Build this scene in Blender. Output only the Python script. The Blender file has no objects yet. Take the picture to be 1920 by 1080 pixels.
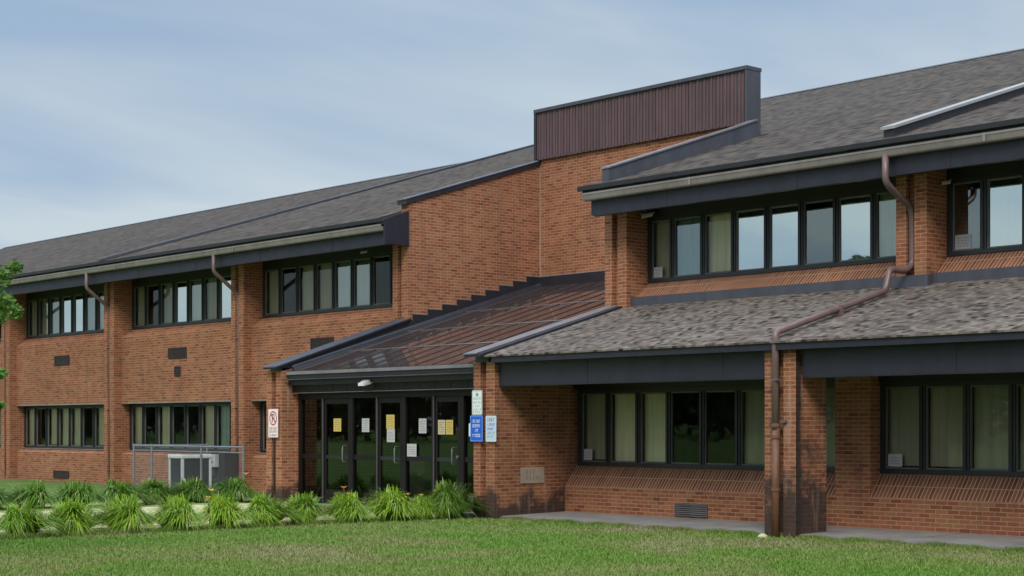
import bpy, math, random
from mathutils import Vector, Matrix
random.seed(7)
S = bpy.context.scene
COL = S.collection
R = math.radians

# ------------------------------------------------------------------ camera
cam_d = bpy.data.cameras.new("camera"); cam = bpy.data.objects.new("camera", cam_d); COL.objects.link(cam)
cam_d.sensor_width = 36.0; cam_d.lens = 36.0*3068/1920; cam_d.shift_y = 260/1920
cam_d.clip_start = 0.1; cam_d.clip_end = 3000
cam.location = (0, 0, 1.6)
cam.rotation_euler = (R(90), 0, R(48.0))      # looks along (-cos42, sin42)
S.camera = cam

# ------------------------------------------------------------------ sky
SUN_EL, SUN_AZ = 42.0, 140.0                   # azimuth clockwise from +Y
W = bpy.data.worlds.new("World"); S.world = W; W.use_nodes = True
nt = W.node_tree; nt.nodes.clear(); wn = nt.nodes; wl = nt.links
out = wn.new('ShaderNodeOutputWorld'); bg = wn.new('ShaderNodeBackground'); bg.inputs[1].default_value = 0.1
sky = wn.new('ShaderNodeTexSky'); sky.sky_type = 'NISHITA'; sky.sun_disc = False
sky.sun_elevation = R(SUN_EL); sky.sun_rotation = R(SUN_AZ); sky.air_density = 1.0; sky.dust_density = 1.5
tc = wn.new('ShaderNodeTexCoord'); sp = wn.new('ShaderNodeSeparateXYZ'); wl.new(tc.outputs['Generated'], sp.inputs[0])
def wm(op, a, b=None):
    n = wn.new('ShaderNodeMath'); n.operation = op
    for i, v in enumerate((a, b)):
        if v is None: continue
        if isinstance(v, (int, float)): n.inputs[i].default_value = v
        else: wl.new(v, n.inputs[i])
    return n.outputs[0]
zc = wm('ADD', wm('MAXIMUM', sp.outputs[2], 0.0), 0.16)
cx = wm('DIVIDE', sp.outputs[0], zc); cy = wm('DIVIDE', sp.outputs[1], zc)
cb = wn.new('ShaderNodeCombineXYZ'); wl.new(cx, cb.inputs[0]); wl.new(cy, cb.inputs[1])
mp = wn.new('ShaderNodeMapping'); mp.inputs['Rotation'].default_value = (0, 0, R(40)); mp.inputs['Scale'].default_value = (0.42, 1.0, 1)
mp.inputs['Location'].default_value = (1.7, 0.4, 0)
wl.new(cb.outputs[0], mp.inputs[0])
n1 = wn.new('ShaderNodeTexNoise'); n1.inputs['Scale'].default_value = 0.75; n1.inputs['Detail'].default_value = 6; n1.inputs['Roughness'].default_value = 0.5
n1.inputs['Distortion'].default_value = 0.25
wl.new(mp.outputs[0], n1.inputs[0])
cr = wn.new('ShaderNodeValToRGB'); cr.color_ramp.elements[0].position = 0.28; cr.color_ramp.elements[0].color = (0.85, 0.85, 0.85, 1)
cr.color_ramp.elements[1].position = 0.72; cr.color_ramp.elements[1].color = (0.97, 0.97, 0.97, 1)
wl.new(n1.outputs[0], cr.inputs[0])
mp2 = wn.new('ShaderNodeMapping'); mp2.inputs['Scale'].default_value = (1.0, 0.42, 1); mp2.inputs['Rotation'].default_value = (0, 0, R(-52)); mp2.inputs['Location'].default_value = (5.3, 2, 0)
wl.new(cb.outputs[0], mp2.inputs[0])
n2 = wn.new('ShaderNodeTexNoise'); n2.inputs['Scale'].default_value = 1.15; n2.inputs['Detail'].default_value = 7; n2.inputs['Roughness'].default_value = 0.48; n2.inputs['Distortion'].default_value = 0.35; wl.new(mp2.outputs[0], n2.inputs[0])
cc = wn.new('ShaderNodeValToRGB')
cc.color_ramp.elements[0].position = 0.38; cc.color_ramp.elements[0].color = (2.55, 3.45, 4.65, 1)
cc.color_ramp.elements[1].position = 0.60; cc.color_ramp.elements[1].color = (4.25, 4.85, 5.25, 1)
wl.new(n2.outputs[0], cc.inputs[0])
mx = wn.new('ShaderNodeMixRGB'); wl.new(cr.outputs[0], mx.inputs[0]); wl.new(sky.outputs[0], mx.inputs[1]); wl.new(cc.outputs[0], mx.inputs[2])
vm = wn.new('ShaderNodeVectorMath'); vm.operation = 'SCALE'; wl.new(mx.outputs[0], vm.inputs[0])
wl.new(wm('ADD', 1.0, wm('MULTIPLY', wm('MAXIMUM', wm('SUBTRACT', sp.outputs[2], 0.25), 0.0), 3.4)), vm.inputs['Scale'])   # overcast is brightest overhead
wl.new(vm.outputs[0], bg.inputs[0]); wl.new(bg.outputs[0], out.inputs[0])
# ------------------------------------------------------------------ sun (thin overcast)
sd = bpy.data.lights.new("sun", 'SUN'); sd.energy = 1.5; sd.angle = R(20); sd.color = (1, 0.93, 0.84)
sun = bpy.data.objects.new("sun", sd); COL.objects.link(sun)
sv = Vector((math.sin(R(SUN_AZ))*math.cos(R(SUN_EL)), math.cos(R(SUN_AZ))*math.cos(R(SUN_EL)), math.sin(R(SUN_EL))))
sun.rotation_euler = sv.to_track_quat('Z', 'Y').to_euler(); sun.location = (20, -20, 40)
S.view_settings.view_transform = 'Standard'; S.view_settings.look = 'None'
S.view_settings.exposure = 0.44; S.view_settings.gamma = 1.0
S.cycles.max_bounces = 8; S.cycles.transparent_max_bounces = 12

# ================================================================== materials
class NT:
    def __init__(s, name):
        s.m = bpy.data.materials.new(name); s.m.use_nodes = True; s.t = s.m.node_tree; s.n = s.t.nodes; s.l = s.t.links
        s.b = s.n['Principled BSDF']; s.o = s.n['Material Output']
    def put(s, sock, v):
        if isinstance(v, (int, float, tuple, list)):
            sock.default_value = v if not isinstance(v, (tuple, list)) or len(sock.default_value) == len(v) else tuple(v)+(1,)
        else: s.l.new(v, sock)
    def math(s, op, a, b=None, c=None):
        n = s.n.new('ShaderNodeMath'); n.operation = op
        for i, v in enumerate((a, b, c)):
            if v is not None: s.put(n.inputs[i], v)
        return n.outputs[0]
    def noise(s, vec, scale, detail=4, rough=0.55, dist=0.0):
        n = s.n.new('ShaderNodeTexNoise'); n.inputs['Scale'].default_value = scale; n.inputs['Detail'].default_value = detail
        n.inputs['Roughness'].default_value = rough; n.inputs['Distortion'].default_value = dist
        if vec is not None: s.l.new(vec, n.inputs['Vector'])
        return n.outputs[0]
    def ramp(s, f, pts, const=False):
        n = s.n.new('ShaderNodeValToRGB'); e = n.color_ramp.elements
        if const: n.color_ramp.interpolation = 'CONSTANT'
        while len(e) < len(pts): e.new(0.5)
        for i, (p, c) in enumerate(pts):
            e[i].position = p; e[i].color = tuple(c)+(1,) if len(c) == 3 else c
        s.put(n.inputs[0], f); return n.outputs[0]
    def mix(s, f, a, b, mode='MIX'):
        n = s.n.new('ShaderNodeMixRGB'); n.blend_type = mode
        s.put(n.inputs[0], f); s.put(n.inputs[1], a); s.put(n.inputs[2], b); return n.outputs[0]
    def comb(s, x, y, z=0.0):
        n = s.n.new('ShaderNodeCombineXYZ'); s.put(n.inputs[0], x); s.put(n.inputs[1], y); s.put(n.inputs[2], z); return n.outputs[0]
    def white(s, vec):
        n = s.n.new('ShaderNodeTexWhiteNoise'); n.noise_dimensions = '3D'; s.l.new(vec, n.inputs[0]); return n.outputs[0]
    def geo(s):
        g = s.n.new('ShaderNodeNewGeometry'); a = s.n.new('ShaderNodeSeparateXYZ'); s.l.new(g.outputs['Position'], a.inputs[0])
        b = s.n.new('ShaderNodeSeparateXYZ'); s.l.new(g.outputs['True Normal'], b.inputs[0]); return g.outputs['Position'], a.outputs, b.outputs
    def bump(s, h, strength=0.5, dist=0.01):
        n = s.n.new('ShaderNodeBump'); n.inputs['Strength'].default_value = strength; n.inputs['Distance'].default_value = dist
        s.l.new(h, n.inputs['Height']); s.l.new(n.outputs[0], s.b.inputs['Normal'])
    def base(s, c, rough=0.6, metal=0.0, spec=0.5):
        s.put(s.b.inputs['Base Color'], c); s.put(s.b.inputs['Roughness'], rough); s.put(s.b.inputs['Metallic'], metal)
        s.b.inputs['Specular IOR Level'].default_value = spec; return s.m

MORTAR = (0.50, 0.30, 0.20)
BR = [(0.0, (0.17, 0.060, 0.030)), (0.08, (0.235, 0.084, 0.040)), (0.34, (0.27, 0.098, 0.047)), (0.6, (0.31, 0.118, 0.058)), (0.85, (0.345, 0.140, 0.070)), (0.95, (0.29, 0.15, 0.065))]
def brick_mat(name, mode='wall', stain=False):
    t = NT(name); P, p, n = t.geo()
    if mode == 'wall':
        ax = t.math('GREATER_THAN', t.math('ABSOLUTE', n[0]), 0.7)
        u = t.math('ADD', t.math('MULTIPLY', p[1], ax), t.math('MULTIPLY', p[0], t.math('SUBTRACT', 1.0, ax)))
        v = p[2]; bw, bh = 0.203, 0.0677
        rowf = t.math('DIVIDE', v, bh); row = t.math('FLOOR', rowf)
        off = t.math('MULTIPLY', t.math('MODULO', t.math('ABSOLUTE', row), 2.0), 0.5)
    else:   # rowlock courses laid up the slope
        u = p[0]; v = t.math('MULTIPLY', t.math('SUBTRACT', p[2], mode), 1.22); bw, bh = 0.0700, 0.2235
        rowf = t.math('DIVIDE', v, bh); row = t.math('FLOOR', rowf); off = t.math('MULTIPLY', row, 0.0)
    cf = t.math('ADD', t.math('DIVIDE', u, bw), off); col = t.math('FLOOR', cf)
    fu = t.math('FRACT', cf); fv = t.math('FRACT', rowf)
    mu, mv = (0.055, 0.19) if mode == 'wall' else (0.26, 0.06)
    du = t.math('ABSOLUTE', t.math('SUBTRACT', fu, 0.5)); dv = t.math('ABSOLUTE', t.math('SUBTRACT', fv, 0.5))
    m1 = t.math('GREATER_THAN', du, 0.5-mu/2); m2 = t.math('GREATER_THAN', dv, 0.5-mv/2)
    mort = t.math('MAXIMUM', m1, m2)
    w = t.white(t.comb(col, row, 3.3)); c = t.ramp(w, BR if mode == 'wall' else [(0, (0.14, 0.055, 0.030)), (.5, (0.20, 0.080, 0.043)), (1, (0.27, 0.115, 0.062))])
    fine = t.noise(P, 60, 3); c = t.mix(0.35, c, t.ramp(fine, [(0.3, (0.6, 0.6, 0.6)), (0.75, (1.25, 1.2, 1.15))]), 'MULTIPLY')
    c = t.mix(mort, c, t.mix(t.noise(P, 9, 3), (0.36, 0.20, 0.125), (0.50, 0.30, 0.20)) if mode == 'wall' else (0.45, 0.27, 0.18))
    big = t.noise(P, 0.55, 5, 0.6); c = t.mix(0.6, c, t.ramp(big, [(0.3, (0.68, 0.64, 0.62)), (0.7, (1.18, 1.15, 1.12))]), 'MULTIPLY')
    # rain-washed dirt in vertical drifts
    sc = t.n.new('ShaderNodeMapping'); sc.inputs['Scale'].default_value = (5, 5, 0.45); t.l.new(P, sc.inputs[0])
    st = t.noise(sc.outputs[0], 1.0, 4, 0.6); c = t.mix(t.ramp(st, [(0.52, (0, 0, 0)), (0.78, (0.5, 0.5, 0.5))]), c, (0.12, 0.065, 0.045))
    if stain and stain < 1:
        side = t.math('MULTIPLY', t.math('GREATER_THAN', n[0], 0.7), t.ramp(t.math('ADD', t.math('SUBTRACT', p[1], 19.75), t.math('MULTIPLY', t.noise(P, 5, 4, .7), .16)), [(0.17, (1, 1, 1)), (0.27, (0, 0, 0))]))
        c = t.mix(t.math('MULTIPLY', side, 0.9), c, (0.022, 0.016, 0.016))
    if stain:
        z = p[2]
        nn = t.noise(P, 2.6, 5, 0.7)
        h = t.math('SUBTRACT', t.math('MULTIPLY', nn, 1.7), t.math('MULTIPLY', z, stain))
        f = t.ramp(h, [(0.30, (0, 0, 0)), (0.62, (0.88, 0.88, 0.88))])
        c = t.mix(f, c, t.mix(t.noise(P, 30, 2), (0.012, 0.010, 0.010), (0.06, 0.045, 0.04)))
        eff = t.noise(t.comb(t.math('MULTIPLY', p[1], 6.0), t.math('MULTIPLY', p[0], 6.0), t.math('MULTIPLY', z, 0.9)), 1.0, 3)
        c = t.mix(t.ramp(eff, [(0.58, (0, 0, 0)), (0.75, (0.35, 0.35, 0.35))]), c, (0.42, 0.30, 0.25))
    t.bump(t.math('ADD', t.math('SUBTRACT', 1.0, mort), t.math('MULTIPLY', fine, 0.35)), 0.55, 0.006)
    return t.base(c, 0.88, 0, 0.25)
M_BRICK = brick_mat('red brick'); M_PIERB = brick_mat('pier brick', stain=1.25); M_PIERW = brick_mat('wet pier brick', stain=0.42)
M_ROWL = brick_mat('rowlock brick low', 0.485); M_ROWU = brick_mat('rowlock brick high', 4.15)
def darker(m): return m

def shingle_mat(name, tint, y0, rh=.135, tw=.19):
    t = NT(name); P, p, n = t.geo()
    rf = t.math('DIVIDE', t.math('SUBTRACT', p[1], y0), rh); row = t.math('FLOOR', rf); fr = t.math('FRACT', rf)
    rr = t.white(t.comb(row, 1.7, 0.0))
    cf = t.math('ADD', t.math('DIVIDE', p[0], tw), t.math('MULTIPLY', rr, 7.0)); col = t.math('FLOOR', cf); fc = t.math('FRACT', cf)
    w = t.white(t.comb(col, row, 0.5))
    c = t.ramp(w, [(0, (0.020, 0.017, 0.017)), (0.14, (0.12, 0.105, 0.096)), (0.32, (0.17, 0.148, 0.132)), (0.55, (0.245, 0.215, 0.190)), (0.75, (0.32, 0.29, 0.262)), (0.9, (0.215, 0.165, 0.145))])
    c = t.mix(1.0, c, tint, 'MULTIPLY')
    lip = t.math('LESS_THAN', fr, 0.12); seam = t.math('LESS_THAN', fc, 0.05)  # painted shadow along each course's lower edge, plus dark joints between tabs
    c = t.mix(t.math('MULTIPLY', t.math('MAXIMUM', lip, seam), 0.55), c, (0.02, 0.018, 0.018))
    c = t.mix(0.5, c, t.ramp(t.noise(P, 150, 2), [(0.3, (0.5, 0.5, 0.5)), (0.7, (1.4, 1.4, 1.4))]), 'MULTIPLY')
    c = t.mix(0.75, c, t.ramp(t.noise(P, 0.5, 5, 0.65), [(0.33, (0.78, 0.72, 0.70)), (0.66, (1.12, 1.14, 1.08))]), 'MULTIPLY')
    sc = t.n.new('ShaderNodeMapping'); sc.inputs['Scale'].default_value = (1.6, 0.5, 0.5); t.l.new(P, sc.inputs[0])
    c = t.mix(t.ramp(t.noise(sc.outputs[0], 1.0, 4), [(0.5, (0, 0, 0)), (0.75, (0.25, 0.25, 0.25))]), c, (0.06, 0.055, 0.05))
    t.bump(t.math('ADD', t.math('MULTIPLY', w, 0.6), t.math('MULTIPLY', t.math('SUBTRACT', 1.0, fr), 0.8)), 0.8, 0.012)
    return t.base(c, 0.93, 0, 0.2)
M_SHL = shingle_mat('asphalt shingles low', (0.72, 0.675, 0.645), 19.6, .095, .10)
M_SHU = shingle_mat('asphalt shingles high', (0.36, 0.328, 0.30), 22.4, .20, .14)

def metal_mat(name, c, rough=0.45, var=0.25, spec=0.5, metal=0.0, sc=3.0):
    t = NT(name); P, p, n = t.geo()
    mpn = t.n.new('ShaderNodeMapping'); mpn.inputs['Scale'].default_value = (1, 1, 0.35); t.l.new(P, mpn.inputs[0])
    a = t.noise(mpn.outputs[0], sc, 5, 0.65)
    k = t.ramp(a, [(0.3, (1-var,)*3), (0.7, (1+var,)*3)])
    col = t.mix(1.0, tuple(c)+(1,), k, 'MULTIPLY')
    r = t.math('ADD', t.math('MULTIPLY', t.noise(P, 7, 3), 0.25), rough-0.12)
    return t.base(col, r, metal, spec)
M_FASC = metal_mat('dark painted fascia', (0.017, 0.0165, 0.028), 0.5)
M_FLASH = metal_mat('dark sheet flashing', (0.020, 0.021, 0.028), 0.38)
M_FLASH2 = metal_mat('grey blue flashing', (0.060, 0.060, 0.075), 0.5)
M_BLACK = metal_mat('black trim', (0.014, 0.013, 0.015), 0.5)
M_GUT = metal_mat('pale grey gutter', (0.225, 0.195, 0.185), 0.5, 0.2)
M_CAP = metal_mat('light metal coping', (0.17, 0.16, 0.172), 0.35, 0.2)
M_CAPB = metal_mat('bright metal coping', (0.30, 0.29, 0.285), 0.35, 0.12)
M_BROWN = metal_mat('brown ribbed metal', (0.105, 0.060, 0.064), 0.5, 0.18)
M_PIPE = metal_mat('brown downspout paint', (0.155, 0.098, 0.092), 0.38, 0.3, sc=2.0)
M_RUST = metal_mat('rusty iron pipe', (0.16, 0.070, 0.040), 0.6, 0.35, sc=6.0)
M_FRAME = metal_mat('dark bronze frame', (0.020, 0.020, 0.022), 0.4)
M_MULL = metal_mat('dull mullion edge', (0.07, 0.065, 0.07), 0.4)
M_DOORF = metal_mat('door frame bronze', (0.009, 0.007, 0.007), 0.45, .25, .25)
M_ALU = metal_mat('aluminium', (0.22, 0.22, 0.22), 0.35, 0.1, metal=0.6)
M_GALV = metal_mat('galvanised steel', (0.20, 0.21, 0.23), 0.5, 0.15, metal=0.3)
M_WHITE = metal_mat('white paint', (0.62, 0.64, 0.64), 0.45, 0.12)
M_PALE = metal_mat('pale grey paint', (0.40, 0.40, 0.38), 0.5, 0.15)
M_CAB = metal_mat('dark cabinet paint', (0.028, 0.026, 0.027), 0.5)
M_COIL = metal_mat('dark coil grille', (0.03, 0.033, 0.04), 0.5)
M_LOUV = metal_mat('louvre metal', (0.035, 0.022, 0.020), 0.6)
M_LOUVG = metal_mat('grey louvre metal', (0.12, 0.11, 0.105), 0.55)
M_ROOM = metal_mat('interior wall paint', (0.22, 0.20, 0.16), 0.9)
M_SILLP = metal_mat('sill lip', (0.22, 0.19, 0.16), 0.6)

def blind_mat(name, c, tr=0.35):
    t = NT(name); P, p, n = t.geo()
    a = t.noise(t.comb(t.math('MULTIPLY', p[0], 9.0), t.math('MULTIPLY', p[1], 9.0), t.math('MULTIPLY', p[2], 0.6)), 1.0, 3)
    col = t.mix(1.0, tuple(c)+(1,), t.ramp(a, [(0.3, (0.82,)*3), (0.7, (1.1,)*3)]), 'MULTIPLY')
    t.base(col, 0.8, 0, 0.2); return t.m
M_BL = {'o': blind_mat('olive blind', (0.90, 0.82, 0.62)), 'g': blind_mat('green grey blind', (0.58, 0.68, 0.60)),
        'w': blind_mat('pale blind', (0.78, 0.80, 0.76)), 'k': blind_mat('dim blind', (0.48, 0.44, 0.35))}
def glass_mat(name, refl, tint):
    t = NT(name); t.n.remove(t.b)
    tr = t.n.new('ShaderNodeBsdfTransparent'); tr.inputs[0].default_value = tuple(tint)+(1,)
    gl = t.n.new('ShaderNodeBsdfGlossy'); gl.inputs['Roughness'].default_value = 0.015; gl.inputs[0].default_value = (0.86, 0.97, 0.94, 1)
    P, p, n = t.geo()
    bp = t.n.new('ShaderNodeBump'); bp.inputs['Strength'].default_value = 0.05; bp.inputs['Distance'].default_value = 0.02
    t.l.new(t.noise(P, 1.6, 2), bp.inputs['Height']); t.l.new(bp.outputs[0], gl.inputs['Normal'])
    fr = t.n.new('ShaderNodeFresnel'); fr.inputs[0].default_value = 1.5
    f = t.math('ADD', t.math('MULTIPLY', fr.outputs[0], 1.0-refl), refl)
    mxs = t.n.new('ShaderNodeMixShader'); t.l.new(f, mxs.inputs[0]); t.l.new(tr.outputs[0], mxs.inputs[1]); t.l.new(gl.outputs[0], mxs.inputs[2])
    t.l.new(mxs.outputs[0], t.o.inputs[0]); return t.m
M_GL = glass_mat('clear glass', 0.0, (0.84, 0.84, 0.78)); M_GLF = glass_mat('reflective film glass', 0.72, (0.55, 0.66, 0.62))
M_GLM = glass_mat('half reflective glass', 0.22, (0.55, 0.62, 0.60)); M_GLD = glass_mat('door glass', 0.05, (0.45, 0.42, 0.40))

def concrete_mat(name, c):
    t = NT(name); P, p, n = t.geo()
    k = t.mix(0.7, tuple(c)+(1,), t.ramp(t.noise(P, 1.3, 6, 0.65), [(0.3, (0.6, 0.6, 0.6)), (0.7, (1.3, 1.28, 1.25))]), 'MULTIPLY')
    k = t.mix(0.5, k, t.ramp(t.noise(P, 45, 3), [(0.3, (0.75,)*3), (0.7, (1.2,)*3)]), 'MULTIPLY')
    j = t.math('LESS_THAN', t.math('FRACT', t.math('DIVIDE', p[0], 1.72)), 0.012)
    k = t.mix(j, k, (0.06, 0.055, 0.05)); t.bump(t.noise(P, 60, 3), 0.3, 0.005)
    return t.base(k, 0.9, 0, 0.3)
M_CONC = concrete_mat('weathered concrete', (0.24, 0.225, 0.21)); M_CONCW = concrete_mat('pale concrete', (0.56, 0.52, 0.30))
M_STONE = concrete_mat('limestone', (0.36, 0.29, 0.23)); M_CUT = concrete_mat('cut lettering', (0.20, 0.16, 0.13))

def lawn_mat():
    t = NT('lawn'); P, p, n = t.geo()
    a = t.noise(P, 0.35, 6, 0.65, 0.4); b = t.noise(P, 14, 4, 0.7)
    c = t.ramp(a, [(0.30, (0.075, 0.16, 0.030)), (0.50, (0.11, 0.18, 0.045)), (0.66, (0.17, 0.18, 0.08))])
    c = t.mix(0.8, c, t.ramp(b, [(0.3, (0.45, 0.5, 0.4)), (0.7, (1.35, 1.3, 1.2))]), 'MULTIPLY')
    return t.base(c, 0.95, 0, 0.1)
M_LAWN = lawn_mat()
def blade_mat():
    t = NT('grass blades'); P, p, n = t.geo()
    a = t.noise(P, 0.35, 6, 0.65, 0.4)
    c = t.ramp(a, [(0.30, (0.115, 0.24, 0.030)), (0.45, (0.155, 0.25, 0.045)), (0.54, (0.21, 0.245, 0.075)), (0.66, (0.27, 0.26, 0.13))])
    w = t.noise(P, 22, 3, 0.8); c = t.mix(0.85, c, t.ramp(w, [(0.3, (0.66, 0.69, 0.62)), (0.5, (0.90, 0.91, 0.90)), (0.72, (1.2, 1.12, 1.12))]), 'MULTIPLY')
    t.base(c, 0.7, 0, 0.2); return t.m
M_BLADE = blade_mat()
def leaf_mat(name, cols, sc=9.0, trans=0.25):
    t = NT(name); P, p, n = t.geo()
    c = t.ramp(t.noise(P, sc, 3, 0.7), cols)
    oi = t.n.new('ShaderNodeObjectInfo')
    c = t.mix(0.5, c, t.ramp(oi.outputs['Random'], [(0, (0.75, 0.82, 0.8)), (1, (1.2, 1.12, 0.9))]), 'MULTIPLY')
    t.base(c, 0.5, 0, 0.35)
    tr = t.n.new('ShaderNodeBsdfTranslucent'); t.l.new(c, tr.inputs[0])
    ms = t.n.new('ShaderNodeMixShader'); ms.inputs[0].default_value = trans
    t.l.new(t.b.outputs[0], ms.inputs[1]); t.l.new(tr.outputs[0], ms.inputs[2]); t.l.new(ms.outputs[0], t.o.inputs[0]); return t.m
M_LILY = leaf_mat('lily leaves', [(0.3, (0.13, 0.26, 0.015)), (0.5, (0.22, 0.38, 0.02)), (0.7, (0.38, 0.48, 0.045))])
M_LILYD = leaf_mat('dark lily leaves', [(0.3, (0.07, 0.16, 0.018)), (0.5, (0.12, 0.25, 0.025)), (0.7, (0.20, 0.31, 0.04))])
M_TREE = leaf_mat('tree leaves', [(0.3, (0.07, 0.16, 0.03)), (0.5, (0.12, 0.24, 0.045)), (0.7, (0.20, 0.32, 0.08))], 3.0)
M_FARL = leaf_mat('far leaves', [(0.3, (0.018, 0.04, 0.012)), (0.5, (0.03, 0.06, 0.018)), (0.7, (0.05, 0.085, 0.03))], 1.0)
M_BARK = metal_mat('bark', (0.10, 0.075, 0.055), 0.9)
M_STRAW = metal_mat('dry straw', (0.42, 0.36, 0.20), 0.9)
M_YEL = metal_mat('yellow petals', (0.85, 0.55, 0.07), 0.6, 0.1); M_ORG = metal_mat('orange petals', (0.75, 0.28, 0.06), 0.6, 0.1)
M_MULCH = concrete_mat('straw mulch', (0.33, 0.32, 0.14))

# ================================================================== mesh helpers
ORI = {}
class MB:
    def __init__(s): s.v = []; s.f = []; s.mi = []; s.mats = []
    def idx(s, m):
        if m not in s.mats: s.mats.append(m)
        return s.mats.index(m)
    def poly(s, pts, m):
        b = len(s.v); s.v += [tuple(p) for p in pts]; s.f.append(tuple(range(b, b+len(pts)))); s.mi.append(s.idx(m)); return s
    def box(s, x0, x1, y0, y1, z0, z1, m):
        return s.hexa([(x0, y0, z0), (x1, y0, z0), (x1, y1, z0), (x0, y1, z0), (x0, y0, z1), (x1, y0, z1), (x1, y1, z1), (x0, y1, z1)], m)
    def hexa(s, p, m):
        b = len(s.v); s.v += [tuple(q) for q in p]; k = s.idx(m)
        for f in ((0, 3, 2, 1), (4, 5, 6, 7), (0, 1, 5, 4), (1, 2, 6, 5), (2, 3, 7, 6), (3, 0, 4, 7)):
            s.f.append(tuple(b+i for i in f)); s.mi.append(k)
        return s
    def prism(s, prof, a0, a1, axis, m):   # prof: 2D outline; axis 'x': (y,z) profile from x=a0..a1; 'y': (x,z); 'z': (x,y)
        def P3(q, a): return {'x': (a, q[0], q[1]), 'y': (q[0], a, q[1]), 'z': (q[0], q[1], a)}[axis]
        b = len(s.v); n = len(prof); k = s.idx(m)
        s.v += [P3(q, a0) for q in prof]+[P3(q, a1) for q in prof]
        s.f.append(tuple(b+i for i in range(n))[::-1]); s.mi.append(k)
        s.f.append(tuple(b+n+i for i in range(n))); s.mi.append(k)
        for i in range(n):
            j = (i+1) % n; s.f.append((b+i, b+j, b+n+j, b+n+i)); s.mi.append(k)
        return s
    def tube(s, pts, r, m, n=8, cap=True):
        pts = [Vector(p) for p in pts]; b = len(s.v); k = s.idx(m); L = len(pts)
        rr = r if isinstance(r, (list, tuple)) else [r]*L
        up = Vector((0.31, 0.17, 0.93)).normalized()
        for i, p in enumerate(pts):
            d = (pts[min(i+1, L-1)]-pts[max(i-1, 0)]).normalized()
            a = d.cross(up if abs(d.dot(up)) < 0.95 else Vector((1, 0, 0))).normalized(); c = d.cross(a)
            for j in range(n):
                t = 2*math.pi*j/n; s.v.append(tuple(p+(a*math.cos(t)+c*math.sin(t))*rr[i]))
        for i in range(L-1):
            for j in range(n):
                q = (j+1) % n; s.f.append((b+i*n+j, b+i*n+q, b+(i+1)*n+q, b+(i+1)*n+j)); s.mi.append(k)
        if cap:
            s.f.append(tuple(b+j for j in range(n))[::-1]); s.mi.append(k)
            s.f.append(tuple(b+(L-1)*n+j for j in range(n))); s.mi.append(k)
        return s
    def build(s, name, parent=None, smooth=False, bevel=0.0, fix=True):
        xs = [v[0] for v in s.v]; ys = [v[1] for v in s.v]; zs = [v[2] for v in s.v]
        o = Vector(((min(xs)+max(xs))/2, (min(ys)+max(ys))/2, min(zs)))
        me = bpy.data.meshes.new(name); me.from_pydata([(v[0]-o.x, v[1]-o.y, v[2]-o.z) for v in s.v], [], s.f)
        for m in s.mats: me.materials.append(m)
        me.polygons.foreach_set('material_index', s.mi)
        if smooth: me.polygons.foreach_set('use_smooth', [True]*len(me.polygons))
        me.update()
        if fix:
            import bmesh
            bm = bmesh.new(); bm.from_mesh(me); bmesh.ops.recalc_face_normals(bm, faces=bm.faces); bm.to_mesh(me); bm.free()
        ob = bpy.data.objects.new(name, me); COL.objects.link(ob)
        po = ORI.get(parent.name, Vector((0, 0, 0))) if parent else Vector((0, 0, 0))
        ob.parent = parent; ob.location = o-po; ORI[ob.name] = o
        if bevel:
            b = ob.modifiers.new('bevel', 'BEVEL'); b.width = bevel; b.segments = 2; b.limit_method = 'ANGLE'
        return ob
def tag(o, label=None, cat=None, group=None, kind=None):
    if label: o['label'] = label
    if cat: o['category'] = cat
    if group: o['group'] = group
    if kind: o['kind'] = kind
    return o
def root(name, loc, label, cat, group=None):
    o = bpy.data.objects.new(name, None); COL.objects.link(o); o.location = loc; o.empty_display_size = 0.3; ORI[o.name] = Vector(loc)
    return tag(o, label, cat, group)

# ================================================================== setting
def sheet(name, pts, z, m, label):
    o = MB().poly([(x, y, z) for x, y in pts], m).build(name); tag(o, label, None, None, 'structure'); return o
g = sheet('lawn', [(-700, -500), (500, -500), (500, 700), (-700, 700)], -0.09, M_LAWN, 'mown green lawn in front of the brick building')
w = MB().prism([(19.86, -.2), (19.86, -.03), (21.47, -.002), (21.47, -.2)], -22.36, 4.0, 'x', M_CONC).build('pavement'); tag(w, 'narrow concrete walk along the base of the right brick wall', kind='structure')
w = MB().box(-29.9, -24.35, 2.0, 19.6, -0.2, -0.05, M_CONCW).build('path'); tag(w, 'pale concrete path leading to the glass entrance between rows of lilies', kind='structure')
w = MB().box(-29.25, -23.0, 19.6, 27.2, -0.2, -0.02, M_CONC).build('entrance_floor'); tag(w, 'concrete floor under the porch', kind='structure')
w = MB().poly([(-24.34, 9.0, -0.076), (-23.30, 9.0, -0.076), (-23.30, 19.7, -0.076), (-24.34, 19.7, -0.076)], M_MULCH).poly(
    [(-33.6, 9.0, -0.076), (-29.92, 9.0, -0.076), (-29.92, 19.7, -0.076), (-33.6, 19.7, -0.076)], M_MULCH).build('planting_bed', fix=False)
tag(w, 'straw coloured mulch beds either side of the entrance path', kind='structure')

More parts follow.
